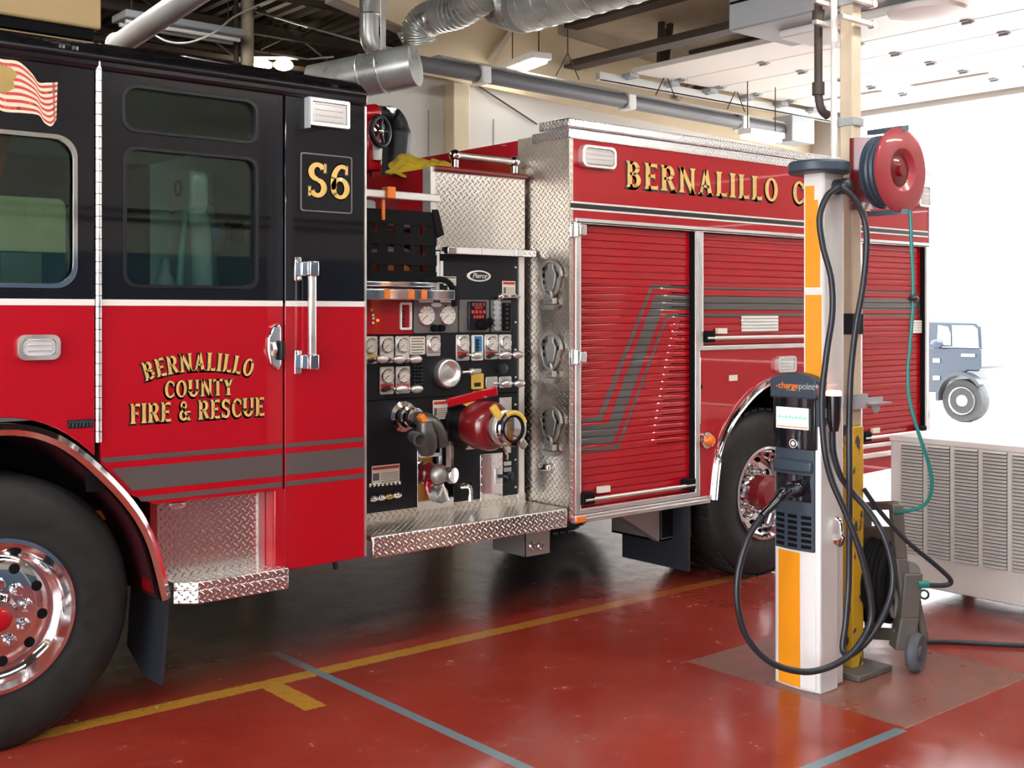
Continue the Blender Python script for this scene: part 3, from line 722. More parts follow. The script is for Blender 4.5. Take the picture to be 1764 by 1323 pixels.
# piano hinge between the doors
mb = MB(); zb = atY(168, 762, 0).z; zt = atY(166, 100, 0).z; n = 34
for i in range(n):
    a = zb + (zt - zb) * i / n; mb.cyl((SEAM1, -.008, a + .001), (SEAM1, -.008, a + (zt - zb) / n - .002), .0125, seg=12)
part(mb, 'piano_hinge', 'alu')
mb = MB(); mb.box(SEAM1 - .03, SEAM1 + .03, .02, .05, 1.0, RT); part(mb, 'door_jamb', 'void')
# ---- rear corner of the cab
d = MB(); d.prism([(SEAM2 + .006, ZS), (CR, ZS), (CR, RT), (SEAM2 + .006, RT)], 0, .05, mi=0)
d.prism([(SEAM2 + .006, .562), (CR, .566), (CR, ZS), (SEAM2 + .006, ZS)], 0, .05, mi=1)
CP = part(d, 'cab_corner_panel', ('black', 'red'), bev=.004)
mb = MB(); mb.box(SEAM2 + .008, CR - .002, -.004, 0, ZS - .013, ZS + .012); part(mb, 'white_stripe', 'whiteband', CP)
mb = MB(); mb.box(CR - .002, CR + .008, -.004, .02, .57, 2.70); part(mb, 'edge_trim', 'alu', CP)
mb = MB(); mb.box(SEAM2 - .045, SEAM2 + .006, .0, .2, .56, .93); part(mb, 'lower_return', 'red', CP, bev=.004)
mb = MB(); mb.box(SEAM2 - .02, SEAM2 + .02, .02, .05, .93, RT); part(mb, 'door_jamb', 'void', CP)
mb = MB(); X0, X1, Z0, Z1 = rect(516, 262, 605, 369); fr = rrect(X0, X1, Z0, Z1, .012, 3)
mb.prism(fr, -.008, 0); HP = part(mb, 'access_hatch', 'black', CP, bev=.003)
mb = MB(); mb.prism(fr, -.010, -.004, holes=[inset_loop(fr, .006)]); part(mb, 'hatch_edge', 'panelgrey', CP)
# gold unit number
Zt, Zb = atY(558, 282, 0).z, atY(558, 341, 0).z
h = Zt - Zb; s6 = [('S', atY(545, 310, 0).x, Zb, h, 1.12, 0), ('6', atY(584, 310, 0).x, Zb, h, 1.04, 0)]
for q in s6:
    lettering('character_outline', [q], -.008, CP, M['ink'], .001, grow=.006)
    lettering('gold_character', [q], -.0095, CP, M['gold'], .002)
# ---- rest of the cab shell
d = MB(); d.box(-.35, .5, 0, .05, ZS, RT, 0); d.box(-.35, .5, 0, .05, .8, ZS, 1); d.box(-.35, .62, 0, .05, .55, .8, 1)
d.box(-.35, -.3, .05, WID, .55, 1.5, 1); d.box(-.35, -.3, .05, WID, 2.5, RT, 0)
d.box(CR - .04, CR, .05, WID, 1.0, RT, 0); d.box(CR - .04, CR, .05, WID, .57, 1.0, 1)
fz0, fz1 = z2b, z2a
d.prism([(-.35, .6), (CR, .6), (CR, RT), (-.35, RT)], WID - .05, WID, mi=0, holes=[rrect(.1, .6, fz0, fz1, .05), rrect(.68, 1.55, fz0, fz1, .05), rrect(xa, xb, fz0, fz1, .05)])
CB = part(d, 'cab_shell', ('black', 'red'))
mb = MB(); mb.box(-.32, -.30, .1, WID - .1, 1.5, 2.5); part(mb, 'windshield', 'glass', CB)
mb = MB(); mb.box(.1, 2.5, WID - .03, WID - .024, fz0 - .02, fz1 + .02); part(mb, 'far_window', 'glass', CB)
mb = MB(); mb.box(-.3, CR - .04, .05, WID - .05, 1.3, 1.33); mb.box(-.3, CR - .042, .05, WID - .05, RT - .06, RT - .04); mb.box(CR - .05, CR - .04, .05, WID - .05, 1.33, RT - .06)
mb.box(1.62, 1.80, .9, WID - .9, 1.33, 2.0); part(mb, 'cab_lining', 'cabin', CB)
# ---- roof
d = MB(); prof = [(-.02, 2.70), (-.02, 2.735), (-.03, 2.75), (-.02, 2.765), (.02, 2.80), (.08, 2.83), (.3, 2.85), (WID - .3, 2.85), (WID - .08, 2.83), (WID + .02, 2.765), (WID + .02, 2.70)]
d.prism(prof, -.38, CR + .01, 'X'); part(d, 'cab_roof', 'black', bev=.02, bseg=3)
mb = MB(); mb.tube([(-.38, -.03, 2.748), (CR - .02, -.03, 2.748)], .012, 10); part(mb, 'drip_rail', 'matblack')
mb = MB(); a = atY(165, 56, .45); mb.box(.2, a.x, .45, 1.9, 2.85, 2.92); part(mb, 'roof_light_bar', 'void', bev=.02)
# ---- lamps on the cab
def lamp(name, x0, y0, x1, y1, parent, th=.03, r=.02, square=False, Y=0.0):
    X0, X1, Z0, Z1 = rect(x0, y0, x1, y1, Y); o = rrect(X0, X1, Z0, Z1, r, 5)
    mb = MB(); mb.prism(o, Y - th, Y, holes=[inset_loop(o, .016)]); mb.prism(inset_loop(o, .012), Y - th * .3, Y); L = part(mb, name, 'alu', parent, bev=.005)
    g = MB(); i = inset_loop(o, .018); g.prism(i, Y - th * .85, Y - th * .3)
    n = 5
    for k in range(1, n):
        z = Z0 + (Z1 - Z0) * (k / n); g.box(X0 + .035, X1 - .035, Y - th * .85 - .004, Y - th * .84, z - .004, z + .004)
    part(g, 'lamp_lens', 'lens', L, bev=.004); return L
L = lamp('scene_light', 527, 168, 597, 224, CP, .032, .008)
mb = MB(); X0, X1, Z0, Z1 = rect(523, 168, 530, 222); mb.box(X0 + .004, X0 + .014, -.04, 0, Z0, Z1); part(mb, 'lamp_gasket', 'greymetal', CP)
lamp('marker_light', 28, 577, 101, 619, FD, .025, .03)
# emblem
mb = MB(); X0, X1, Z0, Z1 = rect(116, 724, 160, 736)
mb.box(X0, X1, -.003, 0, Z0, Z1)
part(mb, 'model_badge', 'ink', FD)
mb = MB(); n = 7
for k in range(n):
    x = X0 + (X1 - X0) * (k + .15) / n; w = (X1 - X0) / n * .62; mb.prism([(x, Z0 + .004), (x + w * .4, Z0 + .004), (x + w, Z1 - .004), (x + w * .5, Z1 - .004)], -.006, -.003)
mb.box(X0 + .004, X1 - .004, -.006, -.003, Z1 - .011, Z1 - .007); part(mb, 'badge_bars', 'chrome', FD)
# door handle
X0, X1, Z0, Z1 = rect(459, 556, 484, 639)
mb = MB(); mb.prism([(X0 + .012, Z0 + .03), (X1 - .02, Z0 + .0), (X1 - .006, Z0 + .03), (X1 - .006, Z1 - .03), (X1 - .015, Z1), (X0 + .02, Z1 - .02), (X0, Z1 - .07), (X0, Z0 + .09)], -.02, 0); DH = part(mb, 'door_handle', 'chrome', RD, bev=.008)
mb = MB(); mb.box(X0 + .045, X1 - .004, -.05, -.022, Z0 + .05, Z1 - .08); part(mb, 'handle_grip', 'matblack', DH, bev=.008)
mb = MB(); mb.tube([(X0 + .02, -.03, Z0 + .07), (X0 + .02, -.045, Z0 + .1), (X0 + .02, -.045, Z1 - .12), (X0 + .02, -.03, Z1 - .09)], .01, 8); part(mb, 'handle_lever', 'alu', DH)
# grab bar
gx = atY(526, 540, 0).x; zt = atY(526, 450, 0).z; zb = atY(526, 636, 0).z
mb = MB(); mb.box(gx - .018, gx + .018, -.075, -.045, zb + .04, zt - .04); GB = part(mb, 'grab_bar', 'alu', CP, bev=.01)
for z in (zb, zt - .07):
    mb = MB(); mb.box(gx - .024, gx + .024, -.085, -.0, z, z + .07); mb.box(gx - .06, gx - .024, -.012, 0, z - .02, z + .09)
    part(mb, 'bar_bracket', 'chrome', GB, bev=.008)
# cab stripes
def stripe(parent, xa0, xb0, rows, name='grey_stripe'):
    mb = MB()
    for za, zb_ in rows:
        za_ = za; mb.box(xa0, xb0, -.002, -.0003, zb_, za_)
    return part(mb, name, 'grey', parent)
def zat(y, x): return atY(x, y, 0).z
rows = [(zat(764, 489), zat(771.5, 489)), (zat(782, 489), zat(819, 489)), (zat(830, 489), zat(838, 489))]
mb = MB()
for za, zb_ in rows:
    def xa_(z):
        for a, b in zip(ARF[len(ARF) // 2:], ARF[len(ARF) // 2 + 1:]):
            if (a[1] - z) * (b[1] - z) <= 0: return a[0] + (b[0] - a[0]) * (z - a[1]) / (b[1] - a[1] + 1e-9)
    off = .03
    mb.prism([(xa_(zb_) + off, zb_), (SEAM2 - .008, zb_), (SEAM2 - .008, za), (xa_(za) + off, za)], -.002, -.0003)
part(mb, 'grey_stripe', 'grey', RD)
stripe(CP, SEAM2 + .008, CR - .004, rows)
# gold door lettering
def line_items(text, px0, px1, py_top, py_bot, Y=0, sp=.06):
    A = atY(px0, py_bot, Y); B = atY(px1, py_bot, Y); h = atY((px0 + px1) / 2, py_top, Y).z - atY((px0 + px1) / 2, py_bot, Y).z
    tot = word_w(text, sp); ws = (B.x - A.x) / (tot * h); out = []; x = A.x
    for ch in text:
        w = GL[ch][0]; out.append((ch, x + w * h * ws / 2, atY((px0 + px1) / 2, py_bot, Y).z, h, ws, 0)); x += (w + sp) * h * ws
    return out
it = line_items('COUNTY', 283, 402, 654, 683)
it += line_items('FIRE & RESCUE', 224, 455, 690, 723)
arc = []; A = atY(246, 656, 0); B = atY(437, 648, 0); top = atY(345, 606, 0); mid = (A.x + B.x) / 2; half = (B.x - A.x) / 2
text = 'BERNALILLO'; tot = word_w(text, .09); x = 0; R = .82; hgt = .077
for ch in text:
    w = GL[ch][0]; f = (x + w / 2) / tot * 2 - 1; a = f * math.asin(min(.99, half / R)) * .95
    arc.append((ch, mid + R * math.sin(a), top.z - hgt - R + R * math.cos(a) - .004, hgt, (2 * half) / (tot * hgt) * 1.0, -a)); x += w + .09
it += arc
lettering('lettering_shadow', it, -.0005, RD, M['ink'], .001, grow=.004, off=(-.003, -.004))
lettering('gold_lettering', it, -.002, RD, M['gold'], .0015)
# flag decal with stripes
def decal(name, pts, mat, parent, th): 
    mb = MB(); P = [atY(x, y, 0) for x, y in pts]; mb.prism([(p.x, p.z) for p in P], -th, -.0004); return part(mb, name, mat, parent)
top_e = [(-60, 96), (-20, 98), (5, 104), (32, 108), (55, 128), (66, 143), (80, 144), (99, 143)]
bot_e = [(-60, 170), (-20, 176), (5, 190), (40, 193), (66, 197), (76, 210), (88, 216), (97, 205)]
def lerp2(f):
    T = spline([(a, b, 0) for a, b in top_e], 5); B2 = spline([(a, b, 0) for a, b in bot_e], 5)
    return [t.lerp(b, f) for t, b in zip(T, B2)]
mb = MB(); g0, g1 = lerp2(-.02), lerp2(1.02)
def strip_poly(mb, a, b, y0, y1, mi):
    for i in range(len(a) - 1):
        q = [atY(v.x, v.y, 0) for v in (a[i], a[i + 1], b[i + 1], b[i])]; mb.prism([(v.x, v.z) for v in q], y0, y1, mi=mi)
strip_poly(mb, g0, g1, -.0015, -.0004, 0)
for k in range(7):
    strip_poly(mb, lerp2(k / 7 + .045), lerp2(k / 7 + .045 + .062), -.0022, -.0015, 1)
part(mb, 'flag_decal', [pm('flag_cream', (.72, .60, .46), .4), pm('flag_red', (.45, .035, .025), .4)], FD)
mb = MB(); P = [(-60, 110), (-10, 108), (18, 116), (30, 128), (22, 140), (26, 152), (8, 160), (-20, 158), (-60, 150)]; P = [atY(x, y, 0) for x, y in P]
mb.prism([(p.x, p.z) for p in P], -.003, -.0022); part(mb, 'tan_decal', 'brass', FD)
# ---- cab interior
def headrest(x, y, z, logo=True):
    mb = MB(); mb.prism(rrect(y - .14, y + .14, z - .10, z + .10, .05), x - .09, x, 'X'); H = part(mb, 'headrest', 'white', CB, bev=.02, bseg=3)
    k = MB(); k.torus((x - .095, y, z + .02), (1, 0, 0), .035, .005, 24, 6); part(k, 'headrest_emblem', 'ink', H)
for x, y, z in ((2.45, .62, 2.30), (2.78, 1.25, 2.40)):
    mb = MB(); mb.prism(rquad([(y - .22, 1.4), (y + .22, 1.4), (y + .15, z - .08), (y - .15, z - .08)], .1), x - .10, x, 'X'); part(mb, 'jump_seat', 'seat', CB, bev=.03, bseg=3)
    headrest(x - .01, y, z)
    mb = MB(); mb.tube(spline([(x - .12, y - .12, z - .1), (x - .14, y - .1, 1.9), (x - .16, y - .16, 1.5)], 6), .018, 8); part(mb, 'air_pack_hose', 'carglass', CB)
    mb = MB(); mb.lathe((x - .16, y + .02, 1.42), (0, 0, 1), [(.05, 0), (.085, .03), (.085, .36), (.05, .46), (.025, .5), (.025, .56)], 20); part(mb, 'air_bottle', 'greymetal', CB)
mb = MB(); mb.prism([(.55, 1.35), (1.0, 1.35), (1.1, 1.42), (1.28, 2.1), (1.26, 2.35), (1.16, 2.42), (1.06, 2.36), (1.0, 2.1), (.9, 1.62), (.55, 1.55)], .55, .95); part(mb, 'driver_seat', 'seat', CB, bev=.03)
mb = MB(); mb.add([(1.42, .2, 2.45), (1.46, .2, 2.45), (1.36, .42, 1.8), (1.32, .42, 1.8), (1.42, .21, 2.45), (1.46, .21, 2.45), (1.36, .43, 1.8), (1.32, .43, 1.8)], [(0, 1, 2, 3), (7, 6, 5, 4), (0, 4, 5, 1), (1, 5, 6, 2), (2, 6, 7, 3), (3, 7, 4, 0)]); part(mb, 'seat_belt', 'belt', CB)
mb = MB(); mb.ball((2.6, .75, 2.1), .05, .05, .06); part(mb, 'blue_mask', 'labblue', CB)
mb = MB(); mb.box(2.66, 2.73, .7, .78, 2.08, 2.2); part(mb, 'black_radio', 'void', CB, bev=.01)
# ---- wheels
def wheel(cx, cy, R, rr, name, dual=False, front=True):
    prof = [(rr, .0), (rr + .05, -.012), (R - .10, -.015), (R - .03, .01), (R, .05), (R, .27), (R - .03, .31), (rr, .32)]
    mb = MB(); mb.lathe((cx, cy, R), (0, 1, 0), prof, 72, cap=False); tb = mb
    if not front:
        n = 44
        for k in range(n):
            a = 2 * math.pi * k / n
            for y0, y1, o in ((.03, .12, 0), (.20, .29, .5)):
                b = a + o * 2 * math.pi / n; u = Vector((math.cos(b), 0, math.sin(b))); v = Vector((-math.sin(b), 0, math.cos(b)))
                tb.obox(Vector((cx, cy + (y0 + y1) / 2, R)) + u * (R + .002), u * .008, v * (R * math.pi / n * .72), Vector((0, (y1 - y0) / 2, 0)))
    w = part(mb, name, 'rubber', TR, ang=50)
    mb = MB()
    if front: prof = [(rr + .012, -.004), (rr + .012, -.018), (rr - .004, -.02), (rr - .02, .006), (rr - .04, .03), (rr - .058, .04), (.222, .036), (.212, .03), (.16, .022), (.09, .016), (.082, -.01), (.07, -.03), (.066, -.05), (0, -.055)]
    else: prof = [(rr + .012, -.004), (rr + .012, -.018), (rr - .004, -.02), (rr - .02, .03), (rr - .045, .12), (.21, .14), (.13, .14), (.12, .06), (.10, -.0), (0, -.01)]
    mb.lathe((cx, cy, R), (0, 1, 0), prof, 64, cap=False); rim = part(mb, 'rim', 'chrome', w, ang=40)
    yf = cy + (.018 if front else .137)
    for k in range(10):
        a = 2 * math.pi * (k + .3) / 10; rl = .122 if front else .158; c = Vector((cx + rl * math.cos(a), yf, R + rl * math.sin(a)))
        nb = MB(); nb.lathe(c, (0, -1, 0), [(.026, 0), (.026, .008), (.020, .012), (.020, .04), (.014, .05), (0, .05)], 12); nb.build('lug_nut', M['chrome'], w)
    for k in range(10):
        a = 2 * math.pi * (k + .8) / 10; rad = .188 if front else .222
        hb = MB(); hb.lathe((cx + rad * math.cos(a), cy + (.032 if front else .136), R + rad * math.sin(a)), (0, -1, 0), [(.021, 0), (.021, .009), (0, .009)], 18); hb.build('hand_hole', M['void'], w)
    hub = MB(); hub.lathe((cx, cy - (.05 if front else .01), R), (0, -1, 0), [(.045, 0), (.045, .015), (.03, .024), (0, .028)], 24); part(hub, 'hub_cap', 'red' if front else 'darkred', w)
    if not front:
        hub = MB(); hub.lathe((cx, cy + .02, R), (0, -1, 0), [(.12, -.1), (.12, .05), (.09, .08), (0, .09)], 10); part(hub, 'axle_hub', 'darkred', w)
    return w
wheel(1.357, .075, .545, .292, 'front_wheel')
wheel(6.16, .10, .545, .292, 'rear_wheel', front=False)
wheel(6.16, .46, .545, .292, 'inner_rear_wheel', front=False)
wheel(6.16, WID - .42, .545, .292, 'far_rear_wheel', front=False)
wheel(1.36, WID - .40, .545, .292, 'far_front_wheel', front=False)
# ---- wheel arches
def arch(A, w, name, cxm, LD=.62):
    mb = MB(); n = len(A); I = []
    for i, p in enumerate(A):
        a = Vector(A[max(i - 1, 0)]); b = Vector(A[min(i + 1, n - 1)]); t = (b - a).normalized(); nr = Vector((t.y, -t.x)); I.append((p[0] + nr.x * w, p[1] + nr.y * w))
    vs = []
    for p, q in zip(A, I):
        m = ((p[0] + q[0]) / 2, (p[1] + q[1]) / 2)
        vs += [(p[0], .0, p[1]), (p[0], -.02, p[1]), (m[0], -.038, m[1]), (q[0], -.03, q[1]), (q[0], .03, q[1])]
    fs = []
    for i in range(n - 1):
        for k in range(5): fs.append((i * 5 + k, i * 5 + (k + 1) % 5, (i + 1) * 5 + (k + 1) % 5, (i + 1) * 5 + k))
    fs += [list(range(5)), [(n - 1) * 5 + k for k in range(5)][::-1]]
    mb.add(vs, fs); tr = part(mb, name, 'chrome', TR, ang=50)
    lv = []; 
    for q in I: lv += [(q[0], .0, q[1]), (q[0], LD, q[1])]
    l2 = MB(); l2.add(lv, [(2 * i, 2 * i + 1, 2 * i + 3, 2 * i + 2) for i in range(n - 1)])
    l2.add([(p[0], LD, p[1]) for p in I], [list(range(n))])
    return tr, l2
tr, l2 = arch(ARF, .045, 'front_fender_trim', 1.33, .44); part(l2, 'front_wheel_well', 'liner', TR)
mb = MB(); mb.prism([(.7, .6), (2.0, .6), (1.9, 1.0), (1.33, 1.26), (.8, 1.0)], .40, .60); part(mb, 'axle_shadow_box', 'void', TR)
tr, l2 = arch(ARR, .04, 'rear_fender_trim', 6.13); part(l2, 'rear_wheel_well', 'void', TR)
# mud flap
mb = MB(); mb.add([(2.03, .02, .56), (2.03, .40, .56), (2.0, .02, .16), (2.0, .38, .25), (2.0, .2, .16), (2.045, .02, .56), (2.045, .40, .56), (2.015, .02, .16), (2.015, .38, .25), (2.015, .2, .16)],
   [(0, 1, 3, 4, 2), (5, 7, 9, 8, 6), (0, 2, 7, 5), (2, 4, 9, 7), (4, 3, 8, 9), (3, 1, 6, 8), (1, 0, 5, 6)]); part(mb, 'mud_flap', 'cable', TR)
# ---- step recess behind the front wheel
mb = MB(); mb.box(1.98, SEAM2 - .05, .10, .12, .56, .98); part(mb, 'step_recess_plate', 'tread', TR)
mb = MB(); mb.box(SEAM2 - .08, SEAM2 - .048, .088, .10, .57, .926); part(mb, 'recess_flange', 'alu', TR)
mb = MB(); mb.box(1.97, 2.0, .05, .14, .55, .98); mb.box(1.97, SEAM2, .04, .2, .926, .95); part(mb, 'recess_side', 'darkred', TR)
mb = MB(); mb.prism([(2.055, .02), (2.14, -.045), (SEAM2 - .0, -.045), (SEAM2 - .0, .28), (2.055, .28)], .545, .585, 'Z'); mb.prism([(2.055, .02), (2.14, -.045), (SEAM2, -.045), (SEAM2, -.035), (2.14, -.035), (2.06, .03)], .49, .55, 'Z')
part(mb, 'cab_step', 'tread', TR, bev=.006)
a = atY(303, 872, .12); mb = MB(); mb.ball((a.x, .12, a.z + .01), .05, .03, .03); part(mb, 'step_lamp', 'chrome', TR)
for px, py, w_ in ((177, 885, .07), (208, 925, .05)):
    a = atY(px, py, .39); mb = MB(); mb.box(a.x - w_ / 2, a.x + w_ / 2, .36, .39, a.z - .025, a.z + .02); part(mb, 'axle_reflector', 'orange', TR, bev=.006)
# chassis underneath
mb = MB(); mb.box(-.2, 7.9, .78, .9, .62, .85); mb.box(-.2, 7.9, 1.55, 1.67, .62, .85); mb.box(2.3, 5.3, .45, WID - .3, .72, .9); mb.box(5.3, 7.9, .75, WID - .3, .86, 1.2)
part(mb, 'chassis_frame', 'void', TR)
for x in (1.36, 6.16):
    mb = MB(); mb.tube([(x, .4, .52), (x, WID - .4, .52)], .09, 14); mb.ball((x, WID / 2, .52), .2); part(mb, 'axle', 'void', TR)
mb = MB(); a = atY(560, 985, .25); mb.tube([(a.x - .1, .25, .66), (a.x, .25, .54), (a.x + .05, .25, .53), (a.x + .06, .25, .47)], .014, 8); part(mb, 'drain_tube', 'cable', TR)

# ================================================================== pump panel
YP = .35
PB = MB(); x0p = 3.03
PB.prism([(x0p, .66), (4.255, .66), (4.255, 2.055), (3.66, 2.055), (3.66, 1.80), (x0p, 1.80)], YP, YP + .03)
PP = part(PB, 'pump_panel', 'matblack', TR)
mb = MB(); mb.box(x0p, 4.27, YP + .06, WID - .3, .7, 1.75); part(mb, 'pump_house', 'void', TR)
def P7(x, y): return 620 + x / 6.014, 480 + y / 6.014
def P8(x, y): return 620 + x / 6.014, 660 + y / 6.014
def plate(name, q0, q1, mat, th=.008, r=.008, P=P7, parent=None, bev=.002):
    X0, X1, Z0, Z1 = rect(*P(*q0), *P(*q1), YP); mb = MB(); mb.prism(rrect(min(X0, X1), max(X0, X1), Z0, Z1, r, 3), YP - th, YP); return part(mb, name, mat, parent or PP, bev=bev)
def at7(x, y, Y=None): return atY(*P7(x, y), YP if Y is None else Y)
def at8(x, y, Y=None): return atY(*P8(x, y), YP if Y is None else Y)
def dial(c, r, name='gauge', mat='dial', parent=None, ticks=True):
    mb = MB(); mb.lathe((c.x, YP - .008, c.z), (0, -1, 0), [(r, 0), (r, .012), (r * .9, .016), (r * .88, .010), (0, .010)], 32); g = part(mb, name, 'chrome', parent or PP)
    f = MB(); f.lathe((c.x, YP - .019, c.z), (0, -1, 0), [(r * .87, 0), (r * .87, .001), (0, .001)], 28, 0)
    for k in range(9):
        a = math.radians(-40 + 260 * k / 8); u = Vector((math.cos(a), 0, math.sin(a))); v = Vector((-math.sin(a), 0, math.cos(a)))
        f.obox(Vector((c.x, YP - .0206, c.z)) + u * r * .68, u * r * .1, v * r * .025, Vector((0, .0006, 0)), 1)
    a = math.radians(215); u = Vector((math.cos(a), 0, math.sin(a))); v = Vector((-math.sin(a), 0, math.cos(a)))
    f.obox(Vector((c.x, YP - .0216, c.z)) + u * r * .25, u * r * .38, v * r * .03, Vector((0, .0006, 0)), 1)
    me = part(f, 'gauge_face', (mat, 'ink'), parent or PP)
    return g
# red warning panel
plate('warning_panel', (-60, 205), (522, 573), 'red', .02)
for (x, y, m_) in ((92, 328, 'labyel'), (108, 378, 'label'), (110, 412, 'label'), (158, 432, 'ledor'), (108, 458, 'label')):
    c = at7(x, y); mb = MB(); mb.box(c.x - .007, c.x + .007, YP - .028, YP - .02, c.z - .006, c.z + .006); part(mb, 'indicator', m_, PP, bev=.002)
X0, X1, Z0, Z1 = rect(*P7(384, 246), *P7(507, 530), YP); o = rrect(X0, X1, Z0, Z1, .008, 3)
mb = MB(); mb.prism(o, YP - .03, YP - .02, holes=[inset_loop(o, .012)]); part(mb, 'level_gauge_frame', 'white', PP, bev=.002)
mb = MB()
for k in range(6): z = Z0 + (Z1 - Z0) * (k + .8) / 7; mb.box(X0 + .018, X0 + .034, YP - .026, YP - .02, z - .006, z + .006)
part(mb, 'level_gauge_lights', 'ink', PP)
# twin master gauges
plate('gauge_panel', (545, 215), (1003, 560), 'panelgrey', .012)
for x, y in ((672, 385), (890, 380)): dial(at7(x, y), .054, 'master_gauge')
for a, b in ((600, 736), (820, 956)):
    plate('gauge_lamp', (a, 224), (b, 248), 'white', .022, .004)
c = at7(778, 272); mb = MB(); mb.prism(ell(c.x, c.z, .034, .012), YP - .015, YP - .011); part(mb, 'oval_badge', 'white', PP)
for x in (745, 815):
    c = at7(x, 512); mb = MB(); mb.lathe((c.x, YP - .01, c.z), (0, -1, 0), [(.02, 0), (.018, .03), (0, .032)], 14); part(mb, 'gauge_knob', 'void', PP)
# governor display
plate('display_panel', (1020, 218), (1327, 553), 'panelgrey', .012)
plate('engine_display', (1098, 236), (1275, 536), 'chblack', .03)
for k, (y, m_, w_) in enumerate(((268, 'ledred', 50), (345, 'labred', 55), (395, 'labred', 40), (300, 'ledred', 30))):
    c = at7(1195, y); mb = MB(); n = 4
    for i in range(n): mb.box(c.x - w_ * .0009 + i * w_ * .00048, c.x - w_ * .0009 + i * w_ * .00048 + w_ * .00032, YP - .032, YP - .029, c.z - .009, c.z + .009)
    part(mb, 'display_readout', m_, PP)
c = at7(1235, 475); mb = MB(); mb.lathe((c.x, YP - .03, c.z), (0, -1, 0), [(.03, 0), (.03, .02), (.022, .04), (0, .042)], 20); part(mb, 'throttle_knob', 'void', PP)
c = at7(1285, 445); mb = MB(); mb.ball((c.x, YP - .05, c.z), .022); part(mb, 'throttle_button', 'void', PP)
# switch panel
plate('switch_panel', (1348, 220), (1552, 550), 'panelgrey', .012); plate('switch_strip', (1458, 250), (1545, 540), 'void', .016)
for k in range(6):
    c = at7(1403, 250 + k * 52); mb = MB(); mb.prism(ell(c.x, c.z, .026, .016), YP - .02, YP - .011); part(mb, 'switch_button', 'greymetal', PP, bev=.002)
    c = at7(1505, 268 + k * 48); mb = MB(); mb.prism(ell(c.x, c.z, .012, .007), YP - .02, YP - .015); part(mb, 'switch_light', 'cable', PP)
# line gauges with pull handles
def line_gauge(q0, q1, col, frac=.36, body='alu'):
    plate('gauge_plate', q0, q1, body, .008, .008)
    a = at7(*q0); b = at7(*q1); w = abs(b.x - a.x); r = w * .43
    dial(Vector(((a.x + b.x) / 2, 0, a.z - w * .5 - .004)), r, 'line_gauge')
    h = a.z - b.z
    if h > w * 1.2:
        mb = MB(); mb.box(a.x + .006, b.x - .006, YP - .0095, YP - .008, b.z + .008 + (h - w) * .5, b.z + (h - w) * .98); part(mb, 'gauge_tag', col, PP)
for q0, q1, col in (((20, 597), (175, 880), 'labyel'), ((197, 597), (343, 870), 'label'), ((360, 595), (505, 868), 'label'), ((684, 585), (826, 800), 'ink'), ((990, 582), (1126, 848), 'labred'), ((1285, 578), (1422, 835), 'labred'), ((1433, 578), (1560, 832), 'panelgrey'), ((197, 914), (345, 1195), 'labred'), ((364, 910), (511, 1185), 'labred')):
    line_gauge(q0, q1, col)
plate('instruction_plate', (510, 600), (670, 785), 'label'); 
mb = MB(); a = at7(525, 620); b = at7(655, 765)
for k in range(6): z = a.z + (b.z - a.z) * k / 5; mb.box(a.x, b.x - (.01 if k % 2 else 0), YP - .0092, YP - .008, z - .003, z + .002)
part(mb, 'instruction_lines', 'panelgrey', PP)
plate('tank_level_gauge', (1150, 584), (1266, 846), 'white', .012); plate('tank_level_face', (1172, 598), (1246, 752), 'labblue', .016, .004)
mb = MB()
for k in range(4): c = at7(1196, 640 + k * 36); mb.box(c.x - .012, c.x + .012, YP - .018, YP - .015, c.z - .008, c.z + .008)
part(mb, 'tank_level_lights', 'ink', PP)
def pull(x, y, w=.036):
    c = at7(x, y); mb = MB(); mb.ball((c.x, YP - .07, c.z), w * 1.1, .018, .022, 18); mb.tube([(c.x - w * 1.1, YP, c.z), (c.x - w * .8, YP - .05, c.z), (c.x, YP - .07, c.z)], .007, 8)
    part(mb, 'pull_handle', 'alu', PP)
for x, y in ((150, 830), (330, 832), (500, 832), (1130, 790), (1420, 785), (1555, 785), (355, 1136), (510, 1136), (1440, 1082), (1572, 1080)): pull(x, y)
for x, y in ((105, 845), (250, 850), (420, 850), (1040, 800), (1335, 795), (250, 1140)):
    c = at7(x, y); mb = MB(); mb.obox((c.x, YP - .02, c.z), (.02, 0, .008), (0, .012, 0), (-.004, 0, .009)); part(mb, 'handle_yoke', 'cable', PP, bev=.003)
# vent cluster
mb = MB()
for r_ in range(7):
    for k in range(3): c = at7(560 + k * 36, 868 + r_ * 37); mb.ball((c.x, YP - .006, c.z), .012, .012, .008, 10)
part(mb, 'alarm_grille', 'cable', PP)
# chrome round cap with lever
c = at7(885, 980); mb = MB(); mb.lathe((c.x, YP, c.z), (0, -1, 0), [(.078, 0), (.08, .025), (.076, .04), (.068, .044), (.062, .032), (.04, .02), (.029, .016), (.029, .04), (0, .044)], 40); part(mb, 'discharge_handwheel', 'alu', PP)
mb = MB(); e = at7(1100, 960); mb.tube([(c.x + .08, YP - .05, c.z + .004), (e.x, YP - .05, e.z)], .008, 8); mb.ball((e.x, YP - .05, e.z), .02); part(mb, 'handwheel_lever', 'alu', PP)
plate('yellow_tag', (1150, 985), (1275, 1142), 'labyel'); plate('tag_top', (1168, 934), (1252, 978), 'alu')
mb = MB(); c = at7(1212, 1095); mb.box(c.x - .025, c.x + .02, YP - .0095, YP - .008, c.z - .012, c.z + .01); part(mb, 'tag_print', 'ink', PP)
c = at7(1460, 930); mb = MB(); mb.lathe((c.x, YP, c.z), (0, -1, 0), [(.03, 0), (.03, .03), (.012, .035), (0, .036)], 8); part(mb, 'selector_knob', 'cable', PP)
